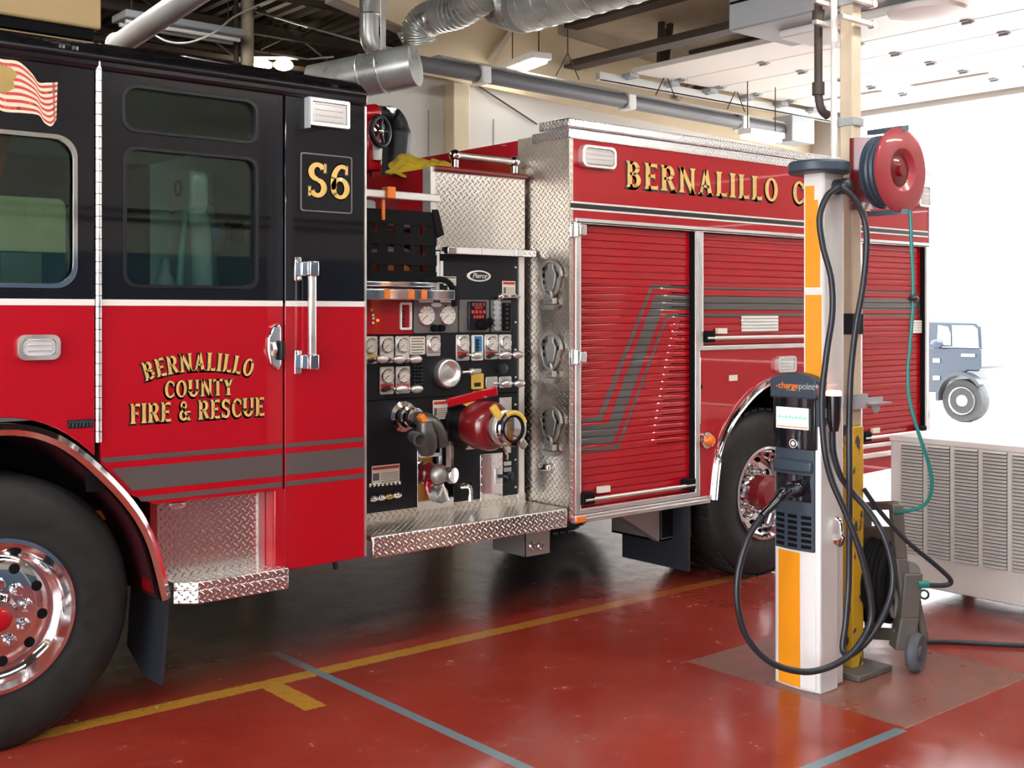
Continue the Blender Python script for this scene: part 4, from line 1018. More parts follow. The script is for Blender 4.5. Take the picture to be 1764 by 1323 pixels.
plate('valve_plate', (1298, 1018), (1420, 1130), 'alu'); plate('valve_plate', (1438, 1015), (1562, 1126), 'alu')
# upper black area: oval maker badge, warning labels
c = atY(824, 475.5, YP); mb = MB(); o = ell(c.x, c.z, .083, .031, 36); mb.prism(o, YP - .008, YP); mb2 = MB(); mb2.prism(ell(c.x, c.z, .066, .023, 36), YP - .010, YP - .008)
part(mb, 'maker_badge', 'white', PP, bev=.002); part(mb2, 'badge_field', 'ink', PP)
text_mesh('badge_script', 'Pierce', .040, M['white'], (c.x, YP - .0108, c.z), (1, 0, 0), (0, 0, 1), PP, shear=.35)
def warn(x0, y0, x1, y1, hd='labred', P=None):
    X0, X1, Z0, Z1 = rect(x0, y0, x1, y1, YP); mb = MB(); mb.box(X0, X1, YP - .004, YP, Z0, Z1); part(mb, 'warning_label', 'label', PP)
    h = Z1 - Z0; mb = MB(); mb.box(X0 + .004, X1 - .004, YP - .005, YP - .004, Z1 - h * .22, Z1 - h * .06); part(mb, 'label_header', hd, PP)
    mb = MB(); n = 5
    for k in range(n): z = Z0 + h * (.1 + .55 * k / n); mb.box(X0 + (X1 - X0) * .32, X1 - .006, YP - .005, YP - .004, z, z + h * .03)
    mb.box(X0 + .006, X0 + (X1 - X0) * .26, YP - .005, YP - .004, Z0 + h * .2, Z0 + h * .6); part(mb, 'label_text', 'panelgrey', PP)
warn(865, 484, 887, 511); warn(*P8(755, 180), *P8(900, 368)); warn(*P8(120, 862), *P8(406, 1020)); warn(764, 476, 785, 492, 'panelgrey')
plate('notice_plate', (905, 75), (955, 165), 'white', .006)
c = atY(868, 511, YP); mb = MB(); mb.tube([(c.x - .05, YP - .03, c.z), (c.x + .09, YP - .03, c.z)], .01, 8); mb.ball((c.x - .05, YP - .03, c.z), .02); part(mb, 'toggle_handle', 'chrome', PP)
# edge strip, seam, bolts
mb = MB(); mb.box(4.245, 4.285, YP - .012, YP, .66, 2.05); part(mb, 'edge_strip', 'alu', PP)
mb = MB(); mb.box(x0p, 4.245, YP - .002, YP + .001, 1.272, 1.278); part(mb, 'panel_joint', 'void', PP)
for k in range(9):
    z = .74 + k * .155; mb = MB(); mb.ball((4.225, YP - .002, z), .008, .006, .008, 8); part(mb, 'panel_bolt', 'chrome', PP)
# discharge outlet with hose elbow
c = at8(440, 345)
mb = MB(); mb.lathe((c.x, YP, c.z), (0, -1, 0), [(.08, 0), (.08, .012), (.055, .02), (.05, .05), (.06, .055), (.06, .07), (.045, .075), (.045, .10), (.052, .105), (.052, .125), (.034, .13), (0, .13)], 36); part(mb, 'discharge_outlet', 'chrome', PP)
e = at8(600, 360, YP - .18); mb = MB(); mb.tube(spline([(c.x, YP - .14, c.z), (c.x + .03, YP - .2, c.z - .01), (c.x + .07, YP - .22, c.z - .06), (c.x + .1, YP - .22, c.z - .14)], 6), [.036] * 6 + [.036] * 6 + [.035] * 7, 18); part(mb, 'elbow_fitting', 'darkcast', PP)
g = at8(650, 375, YP - .2); mb = MB(); mb.obox(g, (.016, 0, -.022), (0, .02, 0), (.012, 0, .010)); part(mb, 'orange_tag', 'orange', PP, bev=.004)
g = at8(700, 560, YP - .22); mb = MB(); mb.lathe(g + Vector((.0, 0, -.10)), (-.1, 0, 1), [(.0, 0), (.035, .01), (.055, .05), (.06, .10), (.045, .15), (.04, .18), (0, .18)], 24); part(mb, 'wye_valve', 'darkcast', PP)
a = at8(615, 585, YP - .3); mb = MB(); mb.lathe(Vector((a.x, YP - .3, a.z)), (-.3, -1, -.05), [(.03, -.10), (.036, 0), (.036, .015), (.026, .016), (.024, -.02), (0, -.02)], 24); part(mb, 'valve_outlet', 'darkcast', PP)
a = at8(840, 530, YP - .2); mb = MB(); mb.tube([(g.x + .03, YP - .2, g.z), (a.x, YP - .2, a.z)], .03, 14); mb.ball((a.x, YP - .2, a.z), .04, .03, .03); part(mb, 'valve_arm', 'darkcast', PP)
# polished backing plate with red drain valve
plate('polished_plate', (585, 620), (962, 1275), 'chrome', .01, .004, P8)
X0, X1, Z0, Z1 = rect(*P8(612, 620), *P8(820, 735), YP); mb = MB(); mb.box(X0, X1, YP - .014, YP - .009, Z0, Z1); part(mb, 'dark_opening', 'void', PP)
for q in (((606, 735), (826, 748)), ((812, 575), (832, 745))): plate('opening_trim', q[0], q[1], 'white', .03, .002, P8)
X0, X1, Z0, Z1 = rect(*P8(830, 600), *P8(890, 860), YP); mb = MB(); mb.box(X0, X1, YP - .05, YP - .01, Z0, Z1); part(mb, 'bracket', 'alu', PP, bev=.004)
X0, X1, Z0, Z1 = rect(*P8(850, 640), *P8(886, 850), YP - .05); mb = MB(); mb.box(X0, X1, YP - .056, YP - .05, Z0, Z1); part(mb, 'bracket_slot', 'void', PP)
c = at8(650, 930); mb = MB(); mb.lathe((c.x, YP, c.z), (.25, -1, 0), [(.04, 0), (.058, .02), (.06, .05), (.05, .062), (.046, .10), (.054, .105), (.054, .125), (.04, .13), (0, .13)], 28); part(mb, 'red_valve', 'darkred', PP)
mb = MB(); d0 = at8(700, 1040, YP - .1); mb.tube(spline([(c.x + .02, YP - .1, c.z - .02), d0, d0 + Vector((.0, -.01, -.05))], 5), [.022] * 6 + [.016] * 5, 10); part(mb, 'valve_lever', 'red', PP)
mb = MB(); mb.lathe((c.x + .05, YP - .13, c.z), (.35, -1, 0), [(.035, 0), (.035, .03), (.043, .035), (.043, .055), (.04, .06)], 24); part(mb, 'valve_collar', 'chrome', PP)
b_ = at8(870, 950, YP - .2); mb = MB(); mb.lathe((b_.x - .03, YP - .15, b_.z), (.35, -1, 0), [(.034, 0), (.045, .015), (.045, .04), (.034, .058), (.016, .066), (0, .068)], 28); part(mb, 'valve_cap', 'cast', PP)
for q in (((830, 1010), (910, 1220)), ((815, 1170), (860, 1060))):
    A_ = at8(*q[0], YP - .06); B_ = at8(*q[1], YP - .06); mb = MB(); mb.tube([A_, B_], .012, 8); part(mb, 'linkage_rod', 'alu', PP)
c = at8(800, 1150, YP); mb = MB(); mb.lathe((c.x, YP - .01, c.z), (0, -1, 0), [(.045, 0), (.045, .03), (.034, .045), (0, .045)], 20); part(mb, 'drain_fitting', 'cast', PP)
# LED row and drain caps
for k in range(8):
    c = at8(98 + k * 44, 1058 - k * 4); mb = MB(); mb.ball((c.x, YP - .004, c.z), .011, .01, .011, 10); part(mb, 'indicator_bulb', 'chrome', PP)
for k in range(4):
    c = at8(118 + k * 82, 1195 - k * 13); mb = MB(); mb.ball((c.x, YP - .02, c.z), .03, .018, .018, 14); part(mb, 'drain_handle', 'brass' if k == 2 else 'chrome', PP)
c = at8(1068, 1080); mb = MB(); mb.tube(spline([(c.x - .03, YP - .02, c.z + .01), (c.x, YP - .05, c.z + .01), (c.x + .012, YP - .05, c.z - .03), (c.x + .012, YP - .05, c.z - .07)], 5), .014, 10); mb.box(c.x - .035, c.x + .04, YP - .03, YP, c.z, c.z + .03); part(mb, 'drain_cock', 'chrome', PP)
# access door
plate('access_door', (1230, 738), (1462, 1188), 'chrome', .016, .006, P8)
for k in range(5):
    for x in (1236, 1448):
        c = at8(x, 780 + k * 90); mb = MB(); mb.ball((c.x, YP - .017, c.z), .007, .006, .007, 8); part(mb, 'rivet', 'alu', PP)
plate('latch_plate', (1376, 885), (1432, 1035), 'alu', .022, .004, P8)
c = at8(1435, 955); mb = MB(); mb.tube([(c.x - .02, YP - .02, c.z), (c.x, YP - .045, c.z), (c.x + .03, YP - .045, c.z - .012)], .01, 8); part(mb, 'latch_lever', 'cable', PP)
plate('small_tag', (1488, 815), (1564, 850), 'alu', .006, .003, P8); plate('small_tag', (1488, 875), (1564, 912), 'greymetal', .006, .003, P8)
c = at8(1535, 968); mb = MB(); mb.lathe((c.x, YP, c.z), (0, -1, 0), [(.03, 0), (.028, .02), (.018, .025), (.018, .04), (0, .04)], 16); part(mb, 'drain_plug', 'cable', PP)
plate('small_tag', (1480, 660), (1560, 720), 'alu', .006, .003, P8); plate('serial_plate', (1440, 150), (1566, 290), 'alu', .006, .003, P8)
# the big master intake
mc = Vector((3.854, YP, 1.125))
mb = MB(); mb.lathe(mc, (0, -1, 0), [(0.1270, 0), (0.1270, .02), (0.1116, .025), (0.1078, .09), (0.1155, .095), (0.1155, .12), (0.1078, .125)], 44); part(mb, 'intake_flange', 'matblack', PP)
mb = MB(); mb.lathe(mc, (0, -1, 0), [(0.1078, .11), (0.1232, .12), (0.1294, .15), (0.1294, .25), (0.1155, .275), (0.0963, .29), (0.0924, .32)], 48); MI = part(mb, 'intake_valve', 'darkred', PP)
mb = MB(); mb.lathe(mc, (0, -1, 0), [(0.0770, .29), (0.0770, .34), (0.0924, .345), (0.0924, .365), (0.0770, .37), (0.0770, .40), (0.0732, .41)], 40); part(mb, 'intake_coupling', 'alu', PP)
mb = MB(); mb.lathe(mc, (0, -1, 0), [(0.0755, .395), (0.0909, .40), (0.0939, .42), (0.0886, .43), (0.0724, .432), (0.0693, .42)], 44); part(mb, 'cap_ring', 'chrome', PP)
mb = MB(); mb.lathe(mc, (0, -1, 0), [(0.0693, .42), (0.0655, .425), (0.0000, .43)], 36); part(mb, 'intake_cap', 'chrome', PP)
mb = MB(); mb.lathe(mc, (0, -1, 0), [(0.0724, .424), (0.0724, .433), (0.0616, .433), (0.0616, .424)], 36); part(mb, 'cap_gasket', 'void', PP)
for a, m_ in ((125, 'labyel'), (-45, 'cast'), (55, 'labyel')):
    u = Vector((math.cos(math.radians(a)), 0, math.sin(math.radians(a)))); v = Vector((-u.z, 0, u.x))
    if a == 55: 
        mb = MB(); n = 10; ps = [mc + Vector((0, -.425, 0)) + Vector((math.cos(math.radians(b)), 0, math.sin(math.radians(b)))) * .083 for b in range(20, 130, 11)]; mb.tube(ps, .014, 8); part(mb, 'yellow_ring_paint', m_, PP); continue
    mb = MB(); c = mc + Vector((0, -.36 if a == 125 else -.40, 0)); mb.obox(c + u * .11, u * .035, v * .02, Vector((0, .014, 0))); part(mb, 'cap_ear', m_, PP, bev=.006)
mb = MB(); mb.obox(mc + Vector((-.03, -.12, .15)), Vector((.13, -.05, .03)), Vector((.01, .02, 0)), Vector((-.006, 0, .024))); part(mb, 'intake_crank', 'red', PP, bev=.006)
mb = MB(); mb.lathe(mc + Vector((-.03, -.1, .10)), (.2, -.2, 1), [(.05, 0), (.03, .03), (.012, .05), (0, .05)], 20); part(mb, 'yellow_guard', 'labyel', PP)
mb = MB(); mb.prism([(mc.x - .06, mc.z - .13), (mc.x + .03, mc.z - .13), (mc.x - .015, mc.z - .095)], YP - .12, YP - .1); part(mb, 'guide_fin', 'label', PP)
mb = MB(); mb.tube(spline([mc + Vector((.07, -.25, -.11)), mc + Vector((.08, -.27, -.15)), mc + Vector((.08, -.27, -.18))], 4), .012, 8); part(mb, 'bleeder_valve', 'chrome', PP)

# ---- running board under the panel
mb = MB(); mb.box(3.015, 4.30, YP - .005, YP + .02, .60, .70); part(mb, 'kick_plate', 'tread', TR)
mb = MB(); mb.box(3.04, 4.296, .0, YP, .63, .66); part(mb, 'running_board', 'treaddull', TR, bev=.008, label='tread plate running board below the pump panel')
mb = MB(); mb.box(3.04, 4.296, -.012, .006, .555, .66); part(mb, 'board_edge', 'tread', TR, bev=.008)
mb = MB(); X0, X1, Z0, Z1 = rect(888, 908, 948, 952, .12); mb.box(X0 + .07, X1, .12, .125, Z0, Z1); mb.box(X0 + .07, X0 + .075, .12, .4, Z0, Z1); mb.box(X1 - .005, X1, .12, .4, Z0, Z1); mb.box(X0 + .07, X1, .13, .4, Z1 - .02, Z1)
part(mb, 'air_inlet_bracket', 'cast', TR)
for k in range(2):
    c = atY(918 + 14 * k, 940, .11); mb = MB(); mb.torus((c.x, .11, c.z), (0, 1, 0), .018, .007, 16, 6); part(mb, 'air_coupling', 'chrome', TR)
# ---- plate above the panel, light strip, crosslay
mb = MB(); mb.prism([(3.655, 2.06), (4.29, 2.06), (4.29, 2.485), (3.655, 2.485)], YP - .01, YP + .02); part(mb, 'upper_tread_plate', 'tread', TR, label='bright tread plate above the black panel')
mb = MB(); mb.box(3.63, 3.66, YP - .012, YP + .06, 1.80, 2.50); part(mb, 'plate_flange', 'alu', TR)
mb = MB(); mb.box(3.655, 4.3, YP - .035, YP + .06, 2.478, 2.508); part(mb, 'top_cap_rail', 'darkred', TR, bev=.01)
X0, X1, Z0, Z1 = rect(765, 431, 918, 446, .27); mb = MB(); mb.box(3.68, 4.30, .25, YP, 2.035, 2.075); LB = part(mb, 'panel_light_bar', 'chrome', TR, bev=.004)
for a, b in ((3.74, 3.90), (3.905, 4.13), (4.15, 4.20)):
    mb = MB(); mb.box(a, b, .244, .251, 2.038, 2.072); part(mb, 'light_cover', 'white', LB)
X0, X1, Z0, Z1 = rect(751, 449, 764, 489, YP - .02); mb = MB(); mb.box(3.655, 3.675, YP - .03, YP, 1.84, 2.05); mb.box(3.682, 3.70, YP - .03, YP, 1.88, 2.0); part(mb, 'guide_rail', 'white', TR)
# red side wall of the hose tray, rails, front wall of the body
mb = MB(); mb.box(3.66, 3.68, YP + .02, 1.6, 1.8, 2.50); part(mb, 'hose_tray_wall', 'red', TR)
mb = MB(); mb.box(3.02, 3.68, 1.6, 1.63, 1.8, 2.50); mb.box(3.02, 3.68, YP + .05, 1.6, 1.8, 1.82); part(mb, 'hose_tray_floor', 'cabin', TR)
mb = MB(); mb.box(3.68, 4.29, YP + .06, WID - .1, 2.3, 2.34); part(mb, 'deck_plate', 'darkred', TR)
a = atY(632, 325, .30); b = atY(750, 342, .30); mb = MB(); mb.box(3.02, 3.66, .29, .31, b.z - .02, b.z + .022); part(mb, 'tray_rail', 'alu', TR, bev=.006)
c = atY(672, 325, .28); mb = MB(); mb.box(c.x - .02, c.x + .03, .27, .33, c.z - .05, c.z + .01); mb.box(c.x - .028, c.x - .008, .31, .33, c.z - .16, c.z - .04); part(mb, 'orange_strap', 'orange', TR, bev=.004)
X0, X1, Z0, Z1 = rect(655, 345, 682, 366, .6); mb = MB(); mb.box(X0 - .14, X0 - .02, .6, .9, Z0 - .1, Z1); part(mb, 'grey_hose_pack', 'cabin', TR, bev=.02)
for k in range(5):
    mb = MB(); z = 1.85 + k * .09; mb.tube(spline([(3.1, .75, z), (3.1, .58, z + .01), (3.32, .55, z), (3.34, .8, z + .01)], 6), .04, 12); mb.tube(spline([(3.38, .75, z), (3.4, .52, z + .01), (3.58, .5, z), (3.6, .8, z + .01)], 6), .04, 12)
    part(mb, 'folded_hose', ('reelred', 'orange', 'greymetal', 'reelred', 'cabin')[k], TR)
# cargo net of woven straps
mb = MB(); nx0, nx1, nz0, nz1 = 3.03, 3.655, 1.885, 2.255
for z, h in ((2.218, .037), (2.108, .03), (2.0, .029), (1.91, .03)): mb.box(nx0, nx1, .318 - .002, .318 + .002, z - h, z + h)
for k in range(7): x = nx1 - .035 - .101 * k; mb.box(max(nx0, x - .031), x + .031, .3215, .3245, nz0, nz1)
part(mb, 'cargo_net', 'web', TR)
mb = MB(); mb.prism([(3.655, 2.12), (3.70, 2.14), (3.66, 2.27), (3.62, 2.27)], .31, .316); part(mb, 'net_tab', 'web', TR); mb = MB(); mb.tube(spline([(3.55, .30, 1.885), (3.66, .28, 1.90), (3.735, .29, 1.86), (3.76, .30, 1.76)], 6), [.016] * 19, 8); part(mb, 'net_strap', 'web', TR)
mb = MB(); mb.box(3.03, 3.62, .27, .36, 1.855, 1.885); mb.box(3.03, 3.72, .24, .36, 1.79, 1.845); part(mb, 'tray_lip', 'chrome', TR, bev=.006)
for a in (3.27, 3.42, 3.50): mb = MB(); mb.box(a, a + .035, .238, .2405, 1.795, 1.84); part(mb, 'lip_reflection', 'orange', TR)  # orange reflections in the chrome lip, put on as coloured blocks
mb = MB(); mb.box(4.325, 4.37, YP + .03, WID - .1, 1.0, 2.715); part(mb, 'body_front_wall', 'red', TR)
# grab rail with ball posts
a = atY(784, 268, .40); b = atY(893, 280, .40); mb = MB(); mb.tube([(a.x, .40, a.z), (b.x, .40, a.z)], .02, 14); GR = part(mb, 'hand_rail', 'alu', TR)
for x in (a.x, b.x - .03):
    mb = MB(); mb.ball((x, .40, a.z), .034); mb.lathe((x, .40, 2.5), (0, 0, 1), [(.035, 0), (.035, .012), (.02, .02), (.022, a.z - 2.5)], 16); part(mb, 'rail_post', 'chrome', GR)
# tread plate front face of the body with folding steps
FX = 4.315
mb = MB(); mb.box(FX, FX + .03, -.003, .43, .60, 2.72); part(mb, 'body_corner_plate', 'treaddull', TR, label='tread plate face beside the pump panel carrying folding steps')
def folding_step(yc, zc):
    x = FX - .008; o = [(yc + .095 * math.cos(a) * (1 if math.sin(a) > 0 else .8), zc + .09 * math.sin(a) if math.sin(a) > 0 else zc + .12 * math.sin(a)) for a in [2 * math.pi * k / 32 for k in range(32)]]
    mb = MB(); mb.prism(o, x - .018, x, 'X', holes=[inset_loop(o, .018)]); S = part(mb, 'folding_step', 'cast', TR, bev=.004)
    k = MB(); k.prism([(yc - .025, zc + .075), (yc + .025, zc + .075), (yc + .022, zc + .04), (yc + .045, zc + .01), (yc + .03, zc - .06), (yc, zc - .11), (yc - .03, zc - .06), (yc - .045, zc + .01), (yc - .022, zc + .04)], x - .012, x, 'X'); part(k, 'step_web', 'cast', S, bev=.003)
    k = MB()
    for s in (-1, 1):
        for j in range(3): k.ball((x - .006, yc + s * .06, zc + .045 - j * .04), .006, .01, .014, 8)
    part(k, 'step_perforation', 'void', S)
    k = MB(); k.tube(spline([(x - .03, yc + .01, zc - .075), (x - .035, yc - .03, zc - .085), (x - .03, yc - .03, zc - .12), (x - .03, yc + .015, zc - .14)], 5), .009, 8); k.box(x - .03, x, yc - .045, yc + .03, zc - .155, zc - .12); part(k, 'step_latch', 'cast', S, bev=.003)
    k = MB(); k.prism([(yc - .07, zc - .16), (yc + .06, zc - .16), (yc + .035, zc - .185), (yc - .045, zc - .185)], x - .03, x, 'X'); part(k, 'step_light_hood', 'cast', S)
for py in (476, 601, 727):
    c = atX(952, py, FX); folding_step(c.y, c.z)
c = atX(940, 804, FX); mb = MB(); mb.box(FX - .03, FX, c.y - .05, c.y + .04, c.z - .022, c.z + .022); part(mb, 'small_step_lamp', 'chrome', TR, bev=.01)

# ================================================================== the body
BX0, BX1, BZ0, BZ1 = 4.318, 7.98, .585, 2.68
doors = [(4.395, 5.345, .645, 2.215), (5.415, 6.98, 1.525, 2.215), (7.10, 7.93, .80, 2.215)]
outline = [(BX0, BZ0), (ARR[0][0] - .02, BZ0)] + [(p[0], p[1] + .0) for p in ARR] + [(ARR[-1][0] + .02, BZ0), (BX1 - .3, BZ0 + .02), (BX1, .68), (BX1, BZ1), (BX0, BZ1)]
mb = MB(); mb.prism(outline, 0, .05, holes=[[(a, c), (b, c), (b, d_), (a, d_)] for a, b, c, d_ in doors])
BODY = part(mb, 'body_side', 'red', TR, bev=.004)
mb = MB(); mb.box(BX0 + .03, BX1, .12, WID, 1.4, BZ1 - .02); mb.box(BX0 + .03, 5.40, .12, WID, .62, 1.4); mb.box(6.9, BX1, .12, WID, .7, 1.4); mb.box(BX1 - .01, BX1 + .02, .0, WID, .7, BZ1); part(mb, 'body_shell', 'darkred', TR)
# graphic band as a function of height: returns the grey x-interval on the roll-up doors
def band_rows():
    L = [(zat(722, 985), zat(731, 985)), (zat(738, 985), zat(771, 985)), (zat(777, 985), zat(784, 985))]
    U = [(zat(494, 1250), zat(499.5, 1250)), (zat(509, 1250), zat(534, 1250)), (zat(541, 1250), zat(547, 1250))]
    return L, U
LB_, UB_ = band_rows()
# inner corner points of each of the three bands: lower turning point and upper turning point (left edges)
def px_x(px, py): return atY(px, py, 0).x
# band k occupies: lower run x<xl at z in L[k]; diagonal between; upper run x>xu at z in U[k]
DIAG = []
dl = px_x(1062, 760) - px_x(1062, 760)
edge_lo = [(px_x(1036, 722), LB_[0][0]), (px_x(1043, 731), LB_[0][1]), (px_x(1053, 738), LB_[1][0]), (px_x(1063, 771), LB_[1][1]), (px_x(1069, 777), LB_[2][0]), (px_x(1072, 784), LB_[2][1])]
edge_hi = [(px_x(1127, 494), UB_[0][0]), (px_x(1130, 500), UB_[0][1]), (px_x(1134, 508), UB_[1][0]), (px_x(1148, 534), UB_[1][1]), (px_x(1154, 541), UB_[2][0]), (px_x(1157, 547), UB_[2][1])]
def grey_spans(z, X0, X1):
    out = []
    for k in range(3):
        (xl0, zl0), (xl1, zl1) = edge_lo[2 * k], edge_lo[2 * k + 1]; (xu0, zu0), (xu1, zu1) = edge_hi[2 * k], edge_hi[2 * k + 1]
        le = lambda z_: xl0 + (xu0 - xl0) * (z_ - zl0) / (zu0 - zl0)           # left edge of the diagonal
        re = lambda z_: xl1 + (xu1 - xl1) * (z_ - zl1) / (zu1 - zl1)           # right edge of the diagonal
        if zl1 <= z <= zl0: out.append((X0, re(z)))
        elif zl0 < z < zu1: out.append((le(z), re(z)))
        elif zu1 <= z <= zu0: out.append((le(z), X1))
    return [(max(a, X0), min(b, X1)) for a, b in out if min(b, X1) - max(a, X0) > .002]
def rollup(x0, x1, z0, z1, name, latch=True):
    y = .028; mb = MB(); n = int((z1 - z0) / .0415); h = (z1 - z0) / n
    for i in range(n):
        za = z0 + i * h; zb_ = za + h
        rows = [(za, y + .006), (za + .0025, y + .0005), (za + h * .5, y), (zb_ - .0025, y + .0005), (zb_, y + .006)]
        rows = rows[:2] + [(za + h * f, y) for f in (.3, .5, .7)] + rows[3:]
        for (zA, yA), (zB, yB) in zip(rows, rows[1:]):
            zm = (zA + zB) / 2; sp = sorted(grey_spans(zm, x0, x1)); sa = sorted(grey_spans(zA + 1e-5, x0, x1)); sb = sorted(grey_spans(zB - 1e-5, x0, x1))
            if not (len(sa) == len(sb) == len(sp)): sa = sb = sp
            cuts = [(x0, x0, 0)]
            for (a, b), (a2, b2) in zip(sa, sb):
                if max(a, a2) <= cuts[-1][0] + 1e-4: cuts[-1] = (cuts[-1][0], cuts[-1][1], 1)
                else: cuts.append((a, a2, 1))
                if min(b, b2) < x1 - 1e-4: cuts.append((b, b2, 0))
            cuts.append((x1, x1, 0))
            for p_, q_ in zip(cuts, cuts[1:]):
                mb.add([(p_[0], yA, zA), (q_[0], yA, zA), (q_[1], yB, zB), (p_[1], yB, zB)], [(0, 1, 2, 3)], p_[2])
    D = part(mb, name, ('red', 'grey'), TR, ang=25)
    fr = MB(); o = [(x0 - .04, z0 - .03), (x1 + .04, z0 - .03), (x1 + .04, z1 + .03), (x0 - .04, z1 + .03)]; i_ = [(x0, z0 - .002), (x1, z0 - .002), (x1, z1), (x0, z1)]
    fr.prism(o, -.014, .04, holes=[i_]); part(fr, 'door_frame', 'alu', D, bev=.004)
    fr = MB(); fr.box(x1 - .012, x1, -.002, .03, z0, z1); fr.box(x0 - .042, x1 + .042, -.018, -.012, z1 + .005, z1 + .01); part(fr, 'door_seal', 'void', D)
    if latch:
        b = MB(); b.tube([(x0 + .02, -.02, z0 + .045), (x1 - .02, -.02, z0 + .045)], .012, 12); B = part(b, 'lift_bar', 'alu', D)
        for x in (x0 + .05, x1 - .06):
            c = MB(); c.box(x - .045, x + .045, -.03, .02, z0 + .02, z0 + .085); part(c, 'bar_end', 'void', D, bev=.008)
        c = MB(); c.box(x0 + .15, x0 + .24, .0, .02, z0 + .07, z0 + .105); part(c, 'bar_label', 'label', D)
    return D
RD1 = rollup(*doors[0], 'roll_up_door'); RD2 = rollup(*doors[1], 'roll_up_door'); RD3 = rollup(*doors[2], 'roll_up_door')
# grey bands on the fixed panels between the doors
mb = MB()
for a, b in ((BX0 + .003, 4.352),):
    for za, zb_ in LB_: mb.box(a, b, -.002, -.0003, zb_, za)
for a, b in ((5.388, 5.374 + .012), (7.022, 7.058), (7.972, 7.979)):
    for za, zb_ in UB_: mb.box(min(a, b), max(a, b), -.002, -.0003, zb_, za)
part(mb, 'grey_stripe', 'grey', BODY)
# thin striping along the top
mb = MB(); za = atY(981, 346, 0).z; mb.box(BX0 + .005, BX1 - .005, -.004, -.0003, za - .010, za); mb.box(BX0 + .005, BX1 - .005, -.004, -.0003, za - .047, za - .037); part(mb, 'white_pinstripe', 'white', BODY)
mb = MB(); mb.box(BX0 + .005, BX1 - .005, -.003, -.0003, za - .036, za - .011); part(mb, 'black_pinstripe', 'ink', BODY)
# louver reflections on the roll up door and rear, set on as white bars
def louvre_reflection(px0, px1, py0, py1, D):
    X0, X1, Z0, Z1 = rect(px0, py0, px1, py1); 
    for k in range(5):
        z = Z0 + (Z1 - Z0) * (k + .3) / 5; mb = MB(); mb.box(X0, X1, .008, .026, z, z + .018); part(mb, 'reflection_bar', 'white', D, bev=.003)
louvre_reflection(1282, 1343, 545, 572, RD2); louvre_reflection(1572, 1590, 553, 575, RD3)
# top: tread plate cap
mb = MB(); mb.box(BX0 - .01, BX1 + .01, -.012, .30, BZ1 - .002, BZ1 + .052); part(mb, 'top_rim_lower', 'treadfine', TR, bev=.004)
mb = MB(); mb.box(BX0 - .03, BX1 + .02, -.03, .22, BZ1 + .055, BZ1 + .105); part(mb, 'top_rim', 'treadfine', TR, bev=.008)
# big gold lettering
A = atY(1078, 320, 0); zt, zb = atY(1090, 278, 0).z, atY(1090, 323, 0).z; hh = zt - zb
Bx = atY(1340, 350, 0).x; tot = word_w('BERNALILLO', .13); ws = (Bx - A.x) / (tot * hh); x = A.x; items = []
for ch in 'BERNALILLO': w = GL[ch][0]; items.append((ch, x + w * hh * ws / 2, zb, hh, ws, 0)); x += (w + .13) * hh * ws
x = atY(1365, 330, 0).x
for ch in 'COUNTY': w = GL[ch][0]; items.append((ch, x + w * hh * ws / 2, zb, hh, ws, 0)); x += (w + .13) * hh * ws
for its in (items[:10], items[10:]):
    lettering('lettering_shadow', its, -.0005, BODY, M['ink'], .001, grow=.006, off=(-.006, -.008)); lettering('gold_lettering', its, -.002, BODY, M['gold'], .0015)
# lamps on the body
lamp('scene_light', 996, 249, 1054, 294, BODY, .04, .035); lamp('marker_light', 1335, 614, 1366, 640, BODY, .03, .02); lamp('scene_light', 1576, 318, 1596, 358, BODY, .04, .02)
# door hold hooks, sill trims, side marker, turn lamp
for px, py in ((992, 396), (992, 615)):
    c = atY(px, py, 0); mb = MB(); mb.box(c.x - .05, c.x - .005, -.02, 0, c.z - .045, c.z + .045); mb.box(c.x, c.x + .045, -.04, 0, c.z - .03, c.z + .03); mb.cyl((c.x - .01, -.025, c.z - .04), (c.x - .01, -.025, c.z + .04), .012, seg=10); part(mb, 'hose_clamp_bracket', 'chrome', BODY, bev=.004)
mb = MB(); mb.box(BX0 + .03, 5.47, -.022, .02, .568, .612); mb.box(BX0 + .05, 5.45, -.03, -.02, .586, .594); part(mb, 'sill_trim', 'alu', TR, bev=.006)
mb = MB(); mb.box(6.79, BX1, -.022, .02, .70, .735); part(mb, 'rear_sill_trim', 'alu', TR, bev=.006)
c = atY(996, 888, 0); mb = MB(); mb.box(4.345, 4.42, -.032, -.02, .572, .608); part(mb, 'side_marker', 'amber', TR, bev=.005)
c = atY(1214, 758, 0); mb = MB(); mb.lathe((c.x, 0, c.z), (0, -1, 0), [(.05, 0), (.05, .02), (.035, .025)], 24); TL = part(mb, 'turn_lamp', 'chrome', BODY)
mb = MB(); mb.lathe((c.x + .004, -.02, c.z), (0, -1, 0), [(.036, 0), (.034, .03), (.02, .045), (0, .048)], 20); part(mb, 'turn_lens', 'amber', TL)
mb = MB()
for k in range(26): z = atY(1201, 730, 0).z + k * .0155; mb.cyl((5.385, -.006, z), (5.385, -.006, z + .013), .008, seg=8)
part(mb, 'small_hinge', 'alu', BODY)
c = atY(1263, 651, 0); mb = MB(); mb.box(c.x - .04, c.x + .04, -.002, 0, c.z - .018, c.z + .018); part(mb, 'small_label', 'label', BODY)
c = atY(1206, 666, 0); mb = MB(); mb.ball((c.x, -.004, c.z), .014, .01, .014, 10); part(mb, 'lock_button', 'void', BODY)
mb = MB(); mb.box(5.375, 5.385, -.004, 0, .70, 1.47); part(mb, 'panel_gap', 'void', BODY)
